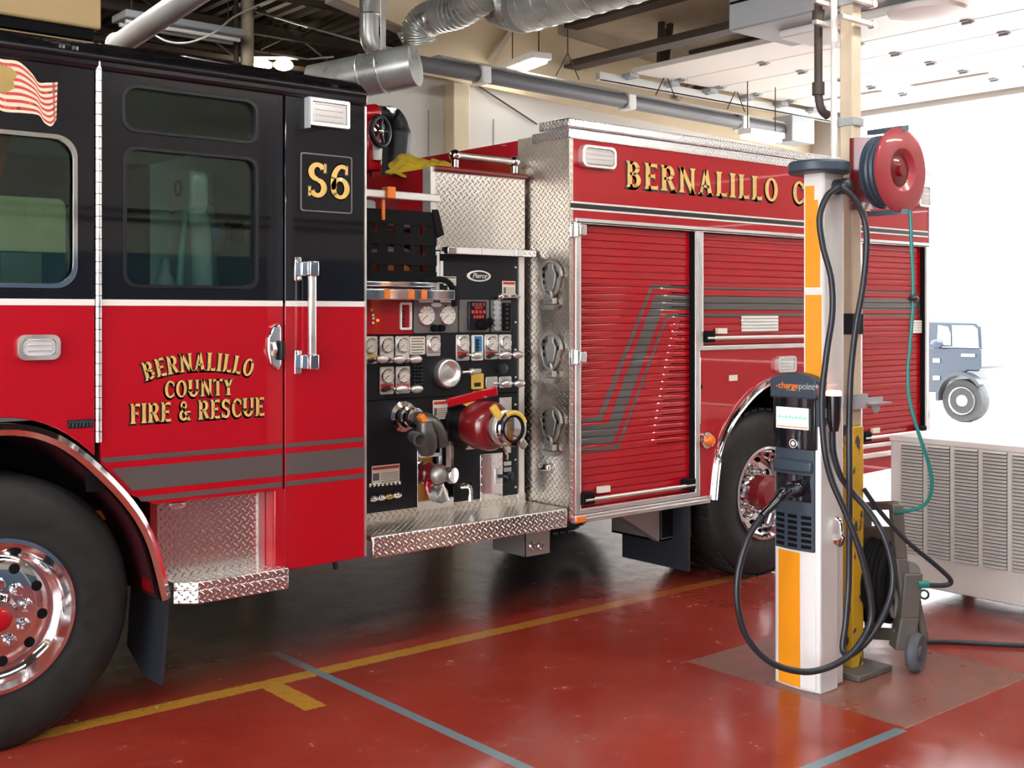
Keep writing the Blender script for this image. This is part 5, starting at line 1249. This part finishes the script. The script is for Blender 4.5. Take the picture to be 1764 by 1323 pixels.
# tool box under the body
X0, X1, Z0, Z1 = rect(1136, 880, 1186, 924, .28); mb = MB(); xr = X1; xl = atY(1042, 896, .28).x
mb.prism([(xl, .575), (xr, .575), (xr, Z0), (X0, Z0)], .28, .34); mb.box(xl, xr, .34, .75, .53, .6); mb.box(X0, X0 + .012, .28, .7, Z0, .58); mb.box(xr - .01, xr, .26, .7, Z0, .58); mb.box(X0, xr, .28, .7, Z0, Z0 + .012); part(mb, 'underbody_box', 'cast', TR)
mb = MB(); mb.box(X0 + .02, xr - .02, .275, .281, Z0 + .02, .56); part(mb, 'box_opening', 'void', TR)
mb = MB(); mb.box(5.46, 5.48, .15, .72, .12, .58); part(mb, 'rear_mud_flap', 'cable', TR)

# ================================================================== deck gun on top
DG = part((lambda m: (m.tube([(3.84, 1.35, 2.34), (3.84, 1.35, 2.62)], .07, 18), m.tube(spline([(3.80, 1.35, 2.62), (3.74, 1.33, 2.75), (3.70, 1.3, 2.86)], 6), .06, 16), m)[-1])(MB()), 'deck_gun', 'red', TR)
c = atY(655, 226, 1.15); mb = MB(); mb.torus(c, (.35, -1, 0), .085, .017, 36, 10)
ax = Vector((.35, -1, 0)).normalized(); u = ax.orthogonal().normalized(); w = ax.cross(u)
for k in range(5):
    a = 2 * math.pi * k / 5; mb.tube([c, c + (u * math.cos(a) + w * math.sin(a)) * .085], .011, 8)
part(mb, 'gun_handwheel', 'matblack', DG); mb = MB(); mb.ball(c, .022); part(mb, 'wheel_hub', 'chrome', DG)
e0, e1, e2 = atY(664, 200, 1.35), atY(684, 222, 1.35), atY(682, 260, 1.35)
mb = MB(); mb.tube(spline([e0 + Vector((-.05, 0, .01)), e0 + Vector((.03, 0, 0)), e1, e2, e2 + Vector((-.01, 0, -.16)), e2 + Vector((-.03, 0, -.3))], 6), [.05] * 7 + [.075] * 6 + [.085] * 18, 20); part(mb, 'gun_elbow', 'matblack', DG)
mb = MB(); f = atY(640, 210, 1.25); mb.tube([f + Vector((-.1, 0, .03)), f + Vector((.04, 0, .06))], .055, 14); mb.box(f.x - .06, f.x + .04, 1.2, 1.34, f.z - .3, f.z); part(mb, 'gun_gearbox', 'red', DG, bev=.012)
mb = MB(); f = atY(669, 190, 1.35); mb.lathe(f + Vector((0, 0, -.03)), (0, 0, 1), [(.05, 0), (.05, .04), (.03, .05), (0, .06)], 14); part(mb, 'gun_fitting', 'alu', DG)
mb = MB(); f = atY(649, 262, 1.2); mb.tube([f + Vector((0, 0, .06)), f + Vector((0, 0, -.05))], .03, 12); part(mb, 'white_grip', 'white', DG)

# ================================================================== yellow tarp lying on the engine's deck
def tarp(name, pts, label):
    mb = MB(); nu, nv = 16, 8; rows = []
    T = spline(pts[0], 4); B = spline(pts[1], 4); n = len(T); vs = []; fs = []
    for j in range(nv + 1):
        f = j / nv
        for i in range(n):
            p = T[i].lerp(B[i], f); k = .014 * math.sin(i * 1.3 + j * .9) + .01 * math.sin(i * .7 - j * 1.7); vs.append(p + Vector((0, -.05 * math.sin(math.pi * f) + k, k * .6)))
    for j in range(nv):
        for i in range(n - 1): fs.append((j * n + i, j * n + i + 1, (j + 1) * n + i + 1, (j + 1) * n + i))
    mb.add(vs, fs); o = mb.build(name, M['yelcloth'], ang=60)
    s = o.modifiers.new('thickness', 'SOLIDIFY'); s.thickness = .02; b = o.modifiers.new('smooth', 'SUBSURF'); b.levels = 1; b.render_levels = 1
    return tag(o, label, 'tarp')
top = [atY(668, 288, 1.0), atY(680, 271, 1.05), atY(698, 261, 1.1), atY(714, 268, 1.1), atY(730, 273, 1.05), atY(745, 274, 1.0), atY(762, 277, .95), atY(778, 285, .9)]
bot = [atY(661, 299, .85), atY(676, 297, .7), atY(694, 300, .62), atY(710, 298, .60), atY(728, 292, .60), atY(745, 289, .60), atY(762, 287, .6), atY(776, 288.5, .6)]
tarp('yellow_tarp', (top, bot), 'crumpled yellow tarp lying on top of the engine behind the black panel')

# ================================================================== CHARGING STATION
CX0, CX1, CY0, CY1 = 4.415, 4.655, -1.545, -1.29
CG = thing('charging_station', ((CX0 + CX1) / 2, (CY0 + CY1) / 2, 0), 'silver and yellow vehicle charging station with two black cables standing before the column', 'charging station')
def cp(mb, name, mat, parent=CG, bev=0, **k): return part(mb, name, mat, parent, bev=bev, **k)
# plan outline with a slightly bowed front
def plan(x0, x1, y0, y1, bow=.018, r=.012):
    f = [(x0 + bow * ((2 * (k / 10) - 1) ** 2), y0 + (y1 - y0) * k / 10) for k in range(11)]
    return f + [(x1, y1), (x1, y0)]
def zof(px, py, X): return atX(px, py, X).z
ztop = zof(1400, 655, CX0)
mb = MB(); mb.prism(plan(CX0, CX1 - .09, CY0, CY1), 0, ztop - .02, 'Z'); cp(mb, 'lower_body', 'silver', bev=.006)
mb = MB(); mb.box(CX1 - .10, CX1, CY0 + .03, CY1 - .03, 0, 1.42); cp(mb, 'rear_channel', 'silver', bev=.012)
# front inserts, slightly proud, following the bow
def front(y0, y1, z0, z1, name, mat, th=.006, bow=.018, parent=CG, bev=.002):
    def fx(y): return CX0 + bow * (2 * (y - CY0) / (CY1 - CY0) - 1) ** 2
    n = 8; ys = [y0 + (y1 - y0) * k / n for k in range(n + 1)]
    mb = MB(); mb.prism([(fx(y) - th, y) for y in ys] + [(fx(y) + .004, y) for y in reversed(ys)], z0, z1, 'Z'); return cp(mb, name, mat, parent, bev=bev)
ylow = atX(1380, 948, CX0).z
front(CY0 + .022, CY1 - .012, .012, ylow, 'white_front_panel', 'chwhite', .003)
yy = lambda px: atX(px, 1000, CX0).y
front(yy(1379), yy(1339), .012, ylow - .012, 'yellow_panel', 'chorange', .0045)
# black holster unit with vents
zA, zB = zof(1365, 767, CX0), zof(1365, 946, CX0)
hy0, hy1 = CY0 + .025, CY1 - .014
U = front(hy0, hy1, zB, zA, 'holster_unit', 'chblue', .012, bev=.004)
front(hy0, hy1, zof(1365, 812, CX0) , zof(1365, 790, CX0), 'holster_lip', 'chblue', .03, parent=U, bev=.012)
front(hy0 + .012, hy1 - .012, zof(1365, 862, CX0), zof(1365, 816, CX0), 'holster_recess', 'chblack', .0135, parent=U)
for i in range(3):
    for j in range(6):
        w = (hy1 - hy0) / 3; ya = hy0 + i * w + .012; zc = zof(1365, 888, CX0) - j * .0265
        front(ya, ya + w - .022, zc - .008, zc + .008, 'vent_slot', 'void', .0135, parent=U, bev=0)
# head with display
zC, zD = zof(1362, 772, CX0), zof(1365, 682, CX0)
H = front(hy0 - .01, hy1 + .008, zC, zD + .01, 'display_head', 'chblack', .02, bev=.004)
mb = MB(); n = 12; ys = [CY0 + .0 + (CY1 - CY0 - .0) * k / n for k in range(n + 1)]
mb.prism([(y, zD + .108 - .032 * (2 * k / n - 1) ** 2) for k, y in enumerate(ys)] + [(ys[-1], zD - .01), (ys[0], zD - .01)], CX0 - .022, CX0 + .07, 'X'); cp(mb, 'head_cap', 'chblue', bev=.008)
mb = MB(); mb.box(CX0 + .0, CX0 + .06, CY0 - .004, CY0 + .02, zof(1400, 735, CX0), zD + .05); cp(mb, 'head_side', 'chblue', bev=.006)
def front_rect(px0, py0, px1, py1, X, th, name, mat, parent=H):
    a = atX(px0, py0, X); b = atX(px1, py1, X); mb = MB(); mb.box(X - th, X, min(a.y, b.y), max(a.y, b.y), min(a.z, b.z), max(a.z, b.z)); return cp(mb, name, mat, parent)
XS = CX0 - .021
S = front_rect(1338, 700, 1393, 741, XS + .001, .004, 'screen', 'screen')
front_rect(1339, 732, 1392, 739, XS - .003, .001, 'screen_bar', 'screenred')
a = atX(1340, 718, XS - .003); b = atX(1391, 718, XS - .003); mb = MB(); n = 26
for k in range(n):
    y = a.y + (b.y - a.y) * k / n; h = .004 + .014 * abs(math.sin(k * 2.1) * math.sin(k * .7)); mb.box(XS - .004, XS - .003, y - .003, y + .003, a.z - .002, a.z - .002 + h)
cp(mb, 'screen_skyline', 'screengreen', H)
mb = MB(); c = atX(1366, 764, XS); mb.torus((XS, c.y, c.z), (1, 0, 0), .019, .002, 28, 6); mb.ball((XS, c.y, c.z), .003, .011, .010, 12)
for s in (.012, .017): mb.tube([(XS, c.y - s - .006, c.z + s * .6), (XS, c.y - s - .01, c.z), (XS, c.y - s - .006, c.z - s * .6)], .0015, 6)
cp(mb, 'tap_card_symbol', 'white', H)
c1_ = atX(1337, 663, XS - .003); c2_ = atX(1390, 663, XS - .003)
o1 = text_mesh('logo_charge', '-charge', .041, M['orange'], (XS - .003, c1_.y, c1_.z), (0, -1, 0), (0, 0, 1), H, align='LEFT', off=.0006)
w1 = max(v.co.y for v in o1.data.vertices) - min(v.co.y for v in o1.data.vertices)
text_mesh('logo_point', 'point+', .041, M['greymetal'], (XS - .003, c1_.y - w1 - .004, c1_.z), (0, -1, 0), (0, 0, 1), H, align='LEFT', off=.0006)
front_rect(1354, 671.5, 1372, 673, XS - .001, .001, 'logo_line', 'white')
# upper cable mast
MX0, MX1, MY0, MY1 = 4.47, 4.63, -1.535, -1.425
zt = atX(1412, 298, MX0).z
mb = MB(); mb.prism(rrect(MX0, MX1, MY0, MY1, .012, 4), 1.3, zt, 'Z'); cp(mb, 'cable_mast', 'silver')
z5 = zof(1400, 505, MX0); a = atX(1389, 400, MX0); b = atX(1411, 400, MX0)
mb = MB(); mb.prism([(MX0 - .003, MY0 + .004), (MX0 - .003, MY1 - .004), (MX0, MY1 - .004), (MX0, MY0 + .004)], 1.4, zt, 'Z'); cp(mb, 'white_mast_front', 'chwhite')
zs = [zof(1400, q, MX0) for q in (310, 322, 345, 385, 410, 495, 508, 645)]
mb = MB()
mb.box(MX0 - .006, MX0 - .003, MY0 + .05, MY1 - .012, zs[2], zt - .055); mb.box(MX0 - .006, MX0 - .003, MY0 + .03, MY1 - .012, zs[3], zs[2]); mb.box(MX0 - .006, MX0 - .003, MY0 + .018, MY1 - .012, zs[5], zs[3]); mb.box(MX0 - .006, MX0 - .003, MY0 + .01, MY1 - .012, 1.42, zs[6]); cp(mb, 'yellow_mast_panel', 'chorange')
mb = MB(); e = [(MX0 + .04 + .145 * math.cos(2 * math.pi * k / 40), (MY0 + MY1) / 2 + .135 * math.sin(2 * math.pi * k / 40)) for k in range(40)]
mb.prism(e, zt, zt + .055, 'Z'); cp(mb, 'top_cap', 'chblue', bev=.012, bseg=3)
# cables
def cable(pts, r=.0145): mb = MB(); mb.tube(spline(pts, 7), r, 12); return cp(mb, 'charging_cable', 'cable')
def D(px, py, d): return atD(px, py, d)
# pivot at mast top
pv = atX(1445, 322, 4.56); mb = MB(); mb.cyl((4.56, MY0 + .0, pv.z), (4.56, MY0 - .05, pv.z), .035, seg=18); mb.ball((4.56, MY0 - .05, pv.z), .038); cp(mb, 'cable_pivot', 'cable')
cable([D(1445, 322, 5.22), D(1425, 338, 5.21), D(1412, 375, 5.2), D(1418, 425, 5.2), D(1432, 480, 5.2), D(1434, 540, 5.2), D(1424, 610, 5.19), D(1416, 690, 5.18), D(1420, 770, 5.17), D(1432, 825, 5.17), D(1455, 880, 5.16), D(1480, 945, 5.15), D(1498, 1020, 5.15), D(1500, 1070, 5.15), D(1480, 1110, 5.13), D(1455, 1135, 5.12), D(1420, 1152, 5.1), D(1380, 1157, 5.08), D(1330, 1142, 5.05), D(1290, 1103, 5.04), D(1271, 1045, 5.03), D(1272, 985, 5.04), D(1290, 925, 5.06), D(1312, 890, 5.1)])
cable([D(1447, 322, 5.24), D(1470, 340, 5.24), D(1488, 375, 5.25), D(1493, 420, 5.25), D(1487, 490, 5.26), D(1475, 560, 5.26), D(1466, 640, 5.27), D(1463, 720, 5.26), D(1463, 800, 5.25), D(1463, 900, 5.25), D(1462, 1000, 5.25), D(1457, 1070, 5.22), D(1452, 1120, 5.2), D(1470, 1125, 5.15), D(1505, 1090, 5.15), D(1532, 1035, 5.18), D(1538, 985, 5.2), D(1525, 930, 5.22), D(1500, 885, 5.25), D(1470, 850, 5.27), D(1448, 820, 5.27), D(1436, 780, 5.27), D(1434, 742, 5.27)])
# plugged-in connector
a, b, c, d = D(1312, 890, 5.1), D(1335, 866, 5.16), D(1352, 848, 5.2), atX(1372, 842, CX0 - .012)
mb = MB(); mb.tube(spline([a, b, c, d], 6), [.018] * 5 + [.022] * 4 + [.028] * 4 + [.03] * 6, 16); PL = cp(mb, 'plug_handle', 'chblack')
mb = MB(); mb.tube([d + Vector((-.045, 0, .0)), d + Vector((.012, 0, 0))], .034, 20)
for k in range(3): mb.torus(d + Vector((-.04 + k * .014, 0, 0)), (1, 0, 0), .034, .005, 20, 6)
cp(mb, 'plug_collar', 'chblack', PL)
# side holster with red lit ring
hx, hy_ = 4.464, CY0 - .046; zl = 1.35
mb = MB(); mb.lathe((hx, hy_, zl - .16), (0, 0, 1), [(.02, 0), (.03, .05), (.034, .16), (.03, .165)], 20); SH = cp(mb, 'side_holster', 'chblack')
mb = MB(); mb.lathe((hx, hy_, zl), (0, 0, 1), [(.035, 0), (.035, .018), (.03, .024), (0, .026)], 20); cp(mb, 'holster_light', 'redlamp', SH)
mb = MB(); mb.box(hx - .015, hx + .015, hy_ + .02, CY0 + .004, zl - .1, zl - .06); cp(mb, 'holster_bracket', 'greymetal', SH)
# clear cable hook low on the side
hx = 4.52; z0 = 1.72 - 395 / 2000 * 5.25
mb = MB(); mb.tube(spline([Vector((hx + .03, CY0 + .004, z0 + .10)), Vector((hx + .03, CY0 - .02, z0 + .085)), Vector((hx + .01, CY0 - .04, z0 + .03)), Vector((hx - .02, CY0 - .05, z0)), Vector((hx - .05, CY0 - .06, z0 + .012)), Vector((hx - .065, CY0 - .065, z0 + .035))], 6), [.011] * 13 + [.017] * 12 + [.022] * 6, 12); cp(mb, 'cable_hook', 'chrome')

# ================================================================== HOSE REEL
rc = Vector((4.98, -1.52, 0)); f1 = D(1552, 293, 5.35)
HR = thing('hose_reel', f1, 'red hose reel with dark blue hose bracketed on the column high above the cabinet', 'hose reel')
ax = Vector((.95, -.30, 0)).normalized(); ax = Vector((.35, -.94, 0)).normalized(); ax = Vector((1.0, -.18, .0)).normalized()
ax = (ray(1545, 293) * -1); ax.z = 0; ax = ax.normalized(); sd = Vector((-ax.y, ax.x, 0)); ax = (ax * .55 + sd * .83).normalized()
if ax.dot(ray(1545, 293)) > 0: ax = -ax
Rr = .197
def disc(c, name, m_='reelred', Rr=.197): 
    mb = MB(); mb.lathe(c, ax, [(.0, -.02), (.07, -.02), (.085, .0), (.10, .012), (Rr - .02, .012), (Rr, .004), (Rr, -.008), (Rr - .02, -.012), (.0, -.03)], 56); return part(mb, name, m_, HR)
disc(f1, 'front_disc'); disc(f1 - ax * .10, 'rear_disc', 'chblue', .17)
mb = MB()
for k in range(3):
    for q in range(3): mb.torus(f1 - ax * (.03 + .026 * k), ax, Rr - .045 - q * .02, .014, 44, 8)
part(mb, 'wound_hose', 'chblue', HR)
mb = MB(); mb.lathe(f1, ax, [(.08, -.012), (.072, -.008), (.03, -.006), (.028, .012), (0, .014)], 28); part(mb, 'reel_hub', 'darkred', HR)
for s in (-1, 1):
    mb = MB(); q = f1 - ax * .13 + Vector((0, 0, s * .13)); e = Vector((cx_ + .05, cy_ - .02, q.z)); mb.obox((q + e) / 2, (q - e) / 2, Vector((0, 0, .02)), sd * .006); mb.obox(f1 - ax * .07 + Vector((0, 0, s * (Rr - .005))), ax * .09, sd * .018, Vector((0, 0, .012))); part(mb, 'reel_arm', 'chblue', HR)
    mb = MB(); mb.ball(e + (q - e) * .5, .022); part(mb, 'arm_bolt', 'chrome', HR)
mb = MB(); mb.obox(f1 - ax * .145, ax * .012, sd * .1, Vector((0, 0, .17))); part(mb, 'reel_frame', 'darkred', HR)
mb = MB(); mb.tube(spline([D(1568, 362, 5.33), D(1570, 420, 5.33), D(1573, 510, 5.33), D(1568, 590, 5.33), D(1564, 640, 5.33), D(1567, 690, 5.33), D(1582, 745, 5.33), D(1600, 800, 5.35), D(1605, 840, 5.38), D(1592, 870, 5.42), D(1555, 882, 5.5), D(1540, 883, 5.6)], 7), .0085, 10); AH = part(mb, 'air_hose', 'teal', HR)
mb = MB(); q = D(1573, 514, 5.33); mb.ball(q, .026, .026, .014); mb.cyl(q + Vector((0, 0, -.02)), q + Vector((0, 0, .02)), .014, seg=12); part(mb, 'hose_stop', 'cable', HR)
# shelf bracket on the column
q = D(1490, 700, 5.45); mb = MB(); mb.box(cx_ + .04, cx_ + .2, cy_ - .05, cy_ - .045, q.z, q.z + .03); mb.box(cx_ + .04, cx_ + .2, cy_ - .1, cy_ - .045, q.z, q.z + .006); mb.ball((cx_ + .12, cy_ - .06, q.z - .02), .02, .02, .03); mb.box(cx_ - .055, cx_ + .055, cy_ - .06, cy_ + .06, q.z - .02, q.z + .05)
tag(mb.build('column_bracket', M['greymetal']), 'small grey clamp bracket on the column where cream meets yellow paint', 'bracket')

# ================================================================== HOSE CART
wz = atZ(1578, 1157, 0)
CT = thing('hose_cart', (5.15, -1.55, 0), 'grey brown wheeled hose cart with black coiled hose between column and cabinet', 'cart')
KX, KY = 5.14, -1.72                                       # near side frame
kd = 5.62
def K(px, py, d=kd): return atD(px, py, d)
def leg(pts, r, mat='cart', name='frame_post'):
    mb = MB()
    for a, b in zip(pts, pts[1:]):
        t = (b - a).normalized(); s = Vector((SA, -CA, 0)); mb.obox((a + b) / 2, (b - a) / 2 * 1.02, s * r, t.cross(s) * r * 1.2)
    return part(mb, name, mat, CT, bev=.008)
leg([K(1543, 868), K(1550, 960), K(1562, 1060)], .028)
leg([K(1492, 873, 5.95), K(1492, 960, 5.95), K(1500, 1090, 5.95)], .024)
mb = MB(); a, b = K(1490, 872, 5.93), K(1545, 870); mb.obox((a + b) / 2, (b - a) / 2, (0, 0, .022), (b - a).cross(Vector((0, 0, 1))).normalized() * .02); part(mb, 'cart_handle', 'cart', CT, bev=.012)
for y0, h in ((918, .075), (1090, .06)):
    mb = MB(); a, b = K(1492, y0, 5.93), K(1547, y0 + 3); mb.obox((a + b) / 2, (b - a) / 2, (0, 0, h / 2), (b - a).cross(Vector((0, 0, 1))).normalized() * .02); part(mb, 'cross_panel', 'cart', CT, bev=.01)
leg([K(1568, 985), K(1562, 1060), K(1552, 1115)], .045, name='lower_side_frame'); leg([K(1570, 985), K(1580, 1040), K(1592, 1100)], .018, name='lower_side_frame')
mb = MB(); mb.lathe(K(1567, 985), ray(1567, 985) * -1, [(.05, -.02), (.05, .02), (.0, .03)], 20); part(mb, 'reel_axle', 'cart', CT)
# coil of black hose seen at an angle
cc = K(1513, 1000, 5.72); ca = (Vector((.95, .1, .0)) * 1 + Vector((SA, -CA, 0)) * .5).normalized(); ca = Vector((SA, -CA, 0)) * .8 - Vector((CA, SA, 0)) * .6; ca.normalize()
mb = MB()
for k in range(7):
    for q in range(3): mb.torus(cc + ca * ((k - 3) * .022), ca, .19 - q * .024 + .006 * math.sin(k * 2), .0125, 40, 8)
part(mb, 'coiled_hose', 'web', CT)
mb = MB(); mb.lathe(cc, ca, [(.11, -.09), (.12, 0), (.11, .09)], 28); part(mb, 'reel_drum', 'void', CT)
for dy, yy_ in ((1577, 1128),):
    w0 = K(dy, 1115, 5.58); wh = MB(); wr = abs(wz.z - w0.z) ; wr = .093; wa = Vector((SA, -CA, 0)) * .8 - Vector((CA, SA, 0)) * .6
    wc = Vector((wz.x, wz.y, wr)); wh.lathe(wc, wa, [(.03, -.025), (wr - .012, -.028), (wr, -.012), (wr, .012), (wr - .012, .028), (.035, .02), (.03, .03), (0, .032)], 36); part(wh, 'cart_wheel', 'wheelgrey', CT)
    w2 = wc - wa * .42; wh = MB(); wh.lathe(w2, wa, [(.03, -.025), (wr - .012, -.028), (wr, -.012), (wr, .012), (wr - .012, .028), (.035, .02), (0, .032)], 36); part(wh, 'cart_wheel', 'wheelgrey', CT)
mb = MB(); q = K(1540, 1030, 5.60); mb.tube(spline([K(1532, 1000), K(1545, 1030), K(1540, 1062), K(1533, 1040)], 5), .014, 8); part(mb, 'crank_handle', 'cart', CT)
mb = MB(); mb.tube(spline([D(1488, 842, 5.5), D(1515, 880, 5.5), D(1560, 930, 5.5), D(1610, 972, 5.52), D(1637, 998, 5.54), D(1630, 1008, 5.55), D(1595, 1008, 5.57), D(1572, 1007, 5.6)], 7), .012, 10); part(mb, 'leader_hose', 'cable', CT)
mb = MB(); q = D(1590, 1007, 5.57); mb.cyl(q + Vector((-.02, .017, 0)), q + Vector((.02, -.017, 0)), .019, seg=14); part(mb, 'green_fitting', 'teal', CT)
mb = MB(); mb.torus(D(1592, 1024, 5.57), ray(1592, 1024), .02, .006, 18, 6); part(mb, 'ring_pull', 'cable', CT)
mb = MB(); a, b = atZ(1560, 1106, .012), atZ(1764, 1112, .012); mb.tube(spline([a, a.lerp(b, .4) + Vector((.02, .02, 0)), b, b + Vector((.5, -.5, 0))], 8), .012, 10)
tag(mb.build('floor_hose', M['cable']), 'dark hose lying across the floor behind the hose cart wheel', 'hose')

# ================================================================== LOUVRED CABINET
QX = 6.30; a = atX(1534, 752, QX); y1 = a.y; zt = a.z; L = 1.35; y0 = y1 - L
CBN = thing('louvered_cabinet', (QX + .4, (y0 + y1) / 2, 0), 'large grey louvered metal cabinet standing by the open bay door', 'cabinet')
zb = atX(1660, 1026, QX).z
mb = MB(); mb.box(QX, QX + .85, y0, y1, zb, zt); part(mb, 'cabinet_body', 'cabinet', CBN, bev=.008)
mb = MB(); mb.box(QX - .006, QX + .86, y0 - .006, y1 + .006, zt - .025, zt + .008); part(mb, 'cabinet_top', 'cabinet', CBN, bev=.006)
lt = atX(1560, 762, QX).z; l0 = atX(1557, 952, QX).z
cols = [1553, 1598, 1644, 1693, 1746]; ys = [atX(p_, 800, QX).y for p_ in cols]; ws_ = .135
w0 = ys[0] - ys[1]
for k in range(7):
    ya = ys[0] - k * w0; 
    if ya - w0 < y0: break
    mb = MB(); n = 33
    for i in range(n):
        z = l0 + (lt - l0) * i / n; h = (lt - l0) / n
        mb.add([(QX - .002, ya, z + h * .95), (QX - .002, ya - w0 * .84, z + h * .95), (QX - .022, ya - w0 * .84, z + h * .35), (QX - .022, ya, z + h * .35), (QX - .002, ya, z + h * .45), (QX - .002, ya - w0 * .84, z + h * .45)], [(0, 1, 2, 3), (3, 2, 5, 4)])
    part(mb, 'louver_bank', 'cabinet', CBN)
    mb = MB(); mb.box(QX - .003, QX - .0005, ya - w0 * .84, ya, l0, lt); part(mb, 'louver_gap', 'slot', CBN)
for x in (QX + .06, QX + .75):
    for y in (y0 + .05, y1 - .08): mb = MB(); mb.box(x, x + .06, y - .03, y + .03, 0, zb + .01); part(mb, 'cabinet_foot', 'cart', CBN)
# ================================================================== CAR OUTSIDE
JX = 17.6; JP = thing('parked_car', (JX + .8, 5.2, -.03), 'dark blue boxy off road car parked outside in the glare', 'car')
def J(px, py): v = atX(px, py, JX); return (v.y, v.z)
def jp(mb, name, mat, parent=JP, bev=0): return part(mb, name, mat, parent, bev=bev)
wy, wz_ = J(1660, 685); wr = abs(J(1660, 722)[1] - wz_); 
fy = wy + 2.75
bo = [J(1607, 598), J(1690, 601), J(1690, 634), J(1684, 640), (wy - wr * .2, wz_ + wr * 1.25), (wy + wr * .9, wz_ + wr * .7), (wy + wr * 1.15, .42), (fy - wr * 1.2, .42), (fy - wr, wz_ + wr * .9), (fy + wr, wz_ + wr * .9), (fy + wr * 1.1, .6), (fy + .55, .6), (fy + .55, 1.1), (fy - .6, 1.18), (J(1607, 598)[0] + .4, J(1607, 598)[1])]
mb = MB(); mb.prism(bo, JX, JX + 1.75, 'X'); jp(mb, 'car_body', 'jeep', bev=.02)
ca = [J(1607, 604), J(1690, 606), J(1688, 562), J(1680, 556), J(1607, 554), (fy - 1.1, 1.62), (fy - .75, 1.17)]
fl = [J(1614, 594), J(1637, 595), J(1637, 575), J(1632, 563), J(1616, 560)]; rl = [J(1641, 596), J(1685, 597), J(1683, 567), J(1676, 561), J(1640, 560)]
mb = MB(); mb.prism(ca, JX + .02, JX + 1.7, 'X'); jp(mb, 'car_cabin', 'jeep', bev=.02)
for q in (fl, rl): mb = MB(); mb.prism(q, JX - .0, JX + .03, 'X'); jp(mb, 'car_window', 'carglass')
mb = MB(); mb.prism([J(1642, 597), J(1686, 598), J(1686, 599.5), J(1610, 598), J(1610, 596.5)], JX - .01, JX + .02, 'X'); jp(mb, 'window_sill', 'greymetal')
for y_ in (wy, fy):
    for s in (0,):
        mb = MB(); mb.lathe((JX - .06 + s, y_, wr - .03), (1, 0, 0), [(.12, 0), (wr * .62, 0), (wr * .66, .02), (wr * .97, .0), (wr, .05), (wr, .22), (wr * .97, .26), (0, .26)], 36); W_ = jp(mb, 'car_wheel', 'rubber')
        mb = MB(); mb.lathe((JX - .07 + s, y_, wr - .03), (1, 0, 0), [(0, -.01), (.08, -.01), (.1, .02), (wr * .55, .03), (wr * .64, -.005), (wr * .64, .04)], 28); jp(mb, 'car_rim', 'alu', W_)
mb = MB(); fp = [(wy + wr * 1.2 * math.cos(math.radians(a)), wz_ + wr * 1.2 * math.sin(math.radians(a))) for a in range(-10, 150, 12)]; fp += [(wy + wr * 1.05 * math.cos(math.radians(a)), wz_ + wr * 1.05 * math.sin(math.radians(a))) for a in range(146, -12, -12)]
mb.prism(fp, JX - .14, JX + .05, 'X'); jp(mb, 'wheel_flare', 'cable')
h_ = J(1668, 612); mb = MB(); mb.box(JX - .05, JX, h_[0] - .12, h_[0] + .1, h_[1] - .025, h_[1] + .025); jp(mb, 'door_handle', 'carglass', bev=.01)
for py in (621, 651): h_ = J(1613, py); mb = MB(); mb.box(JX - .03, JX, h_[0] - .07, h_[0] + .05, h_[1] - .035, h_[1] + .035); jp(mb, 'door_hinge', 'greymetal', bev=.01)
h_ = J(1619, 592); mb = MB(); mb.ball((JX - .1, h_[0], h_[1]), .06, .12, .08); jp(mb, 'side_mirror', 'jeep')
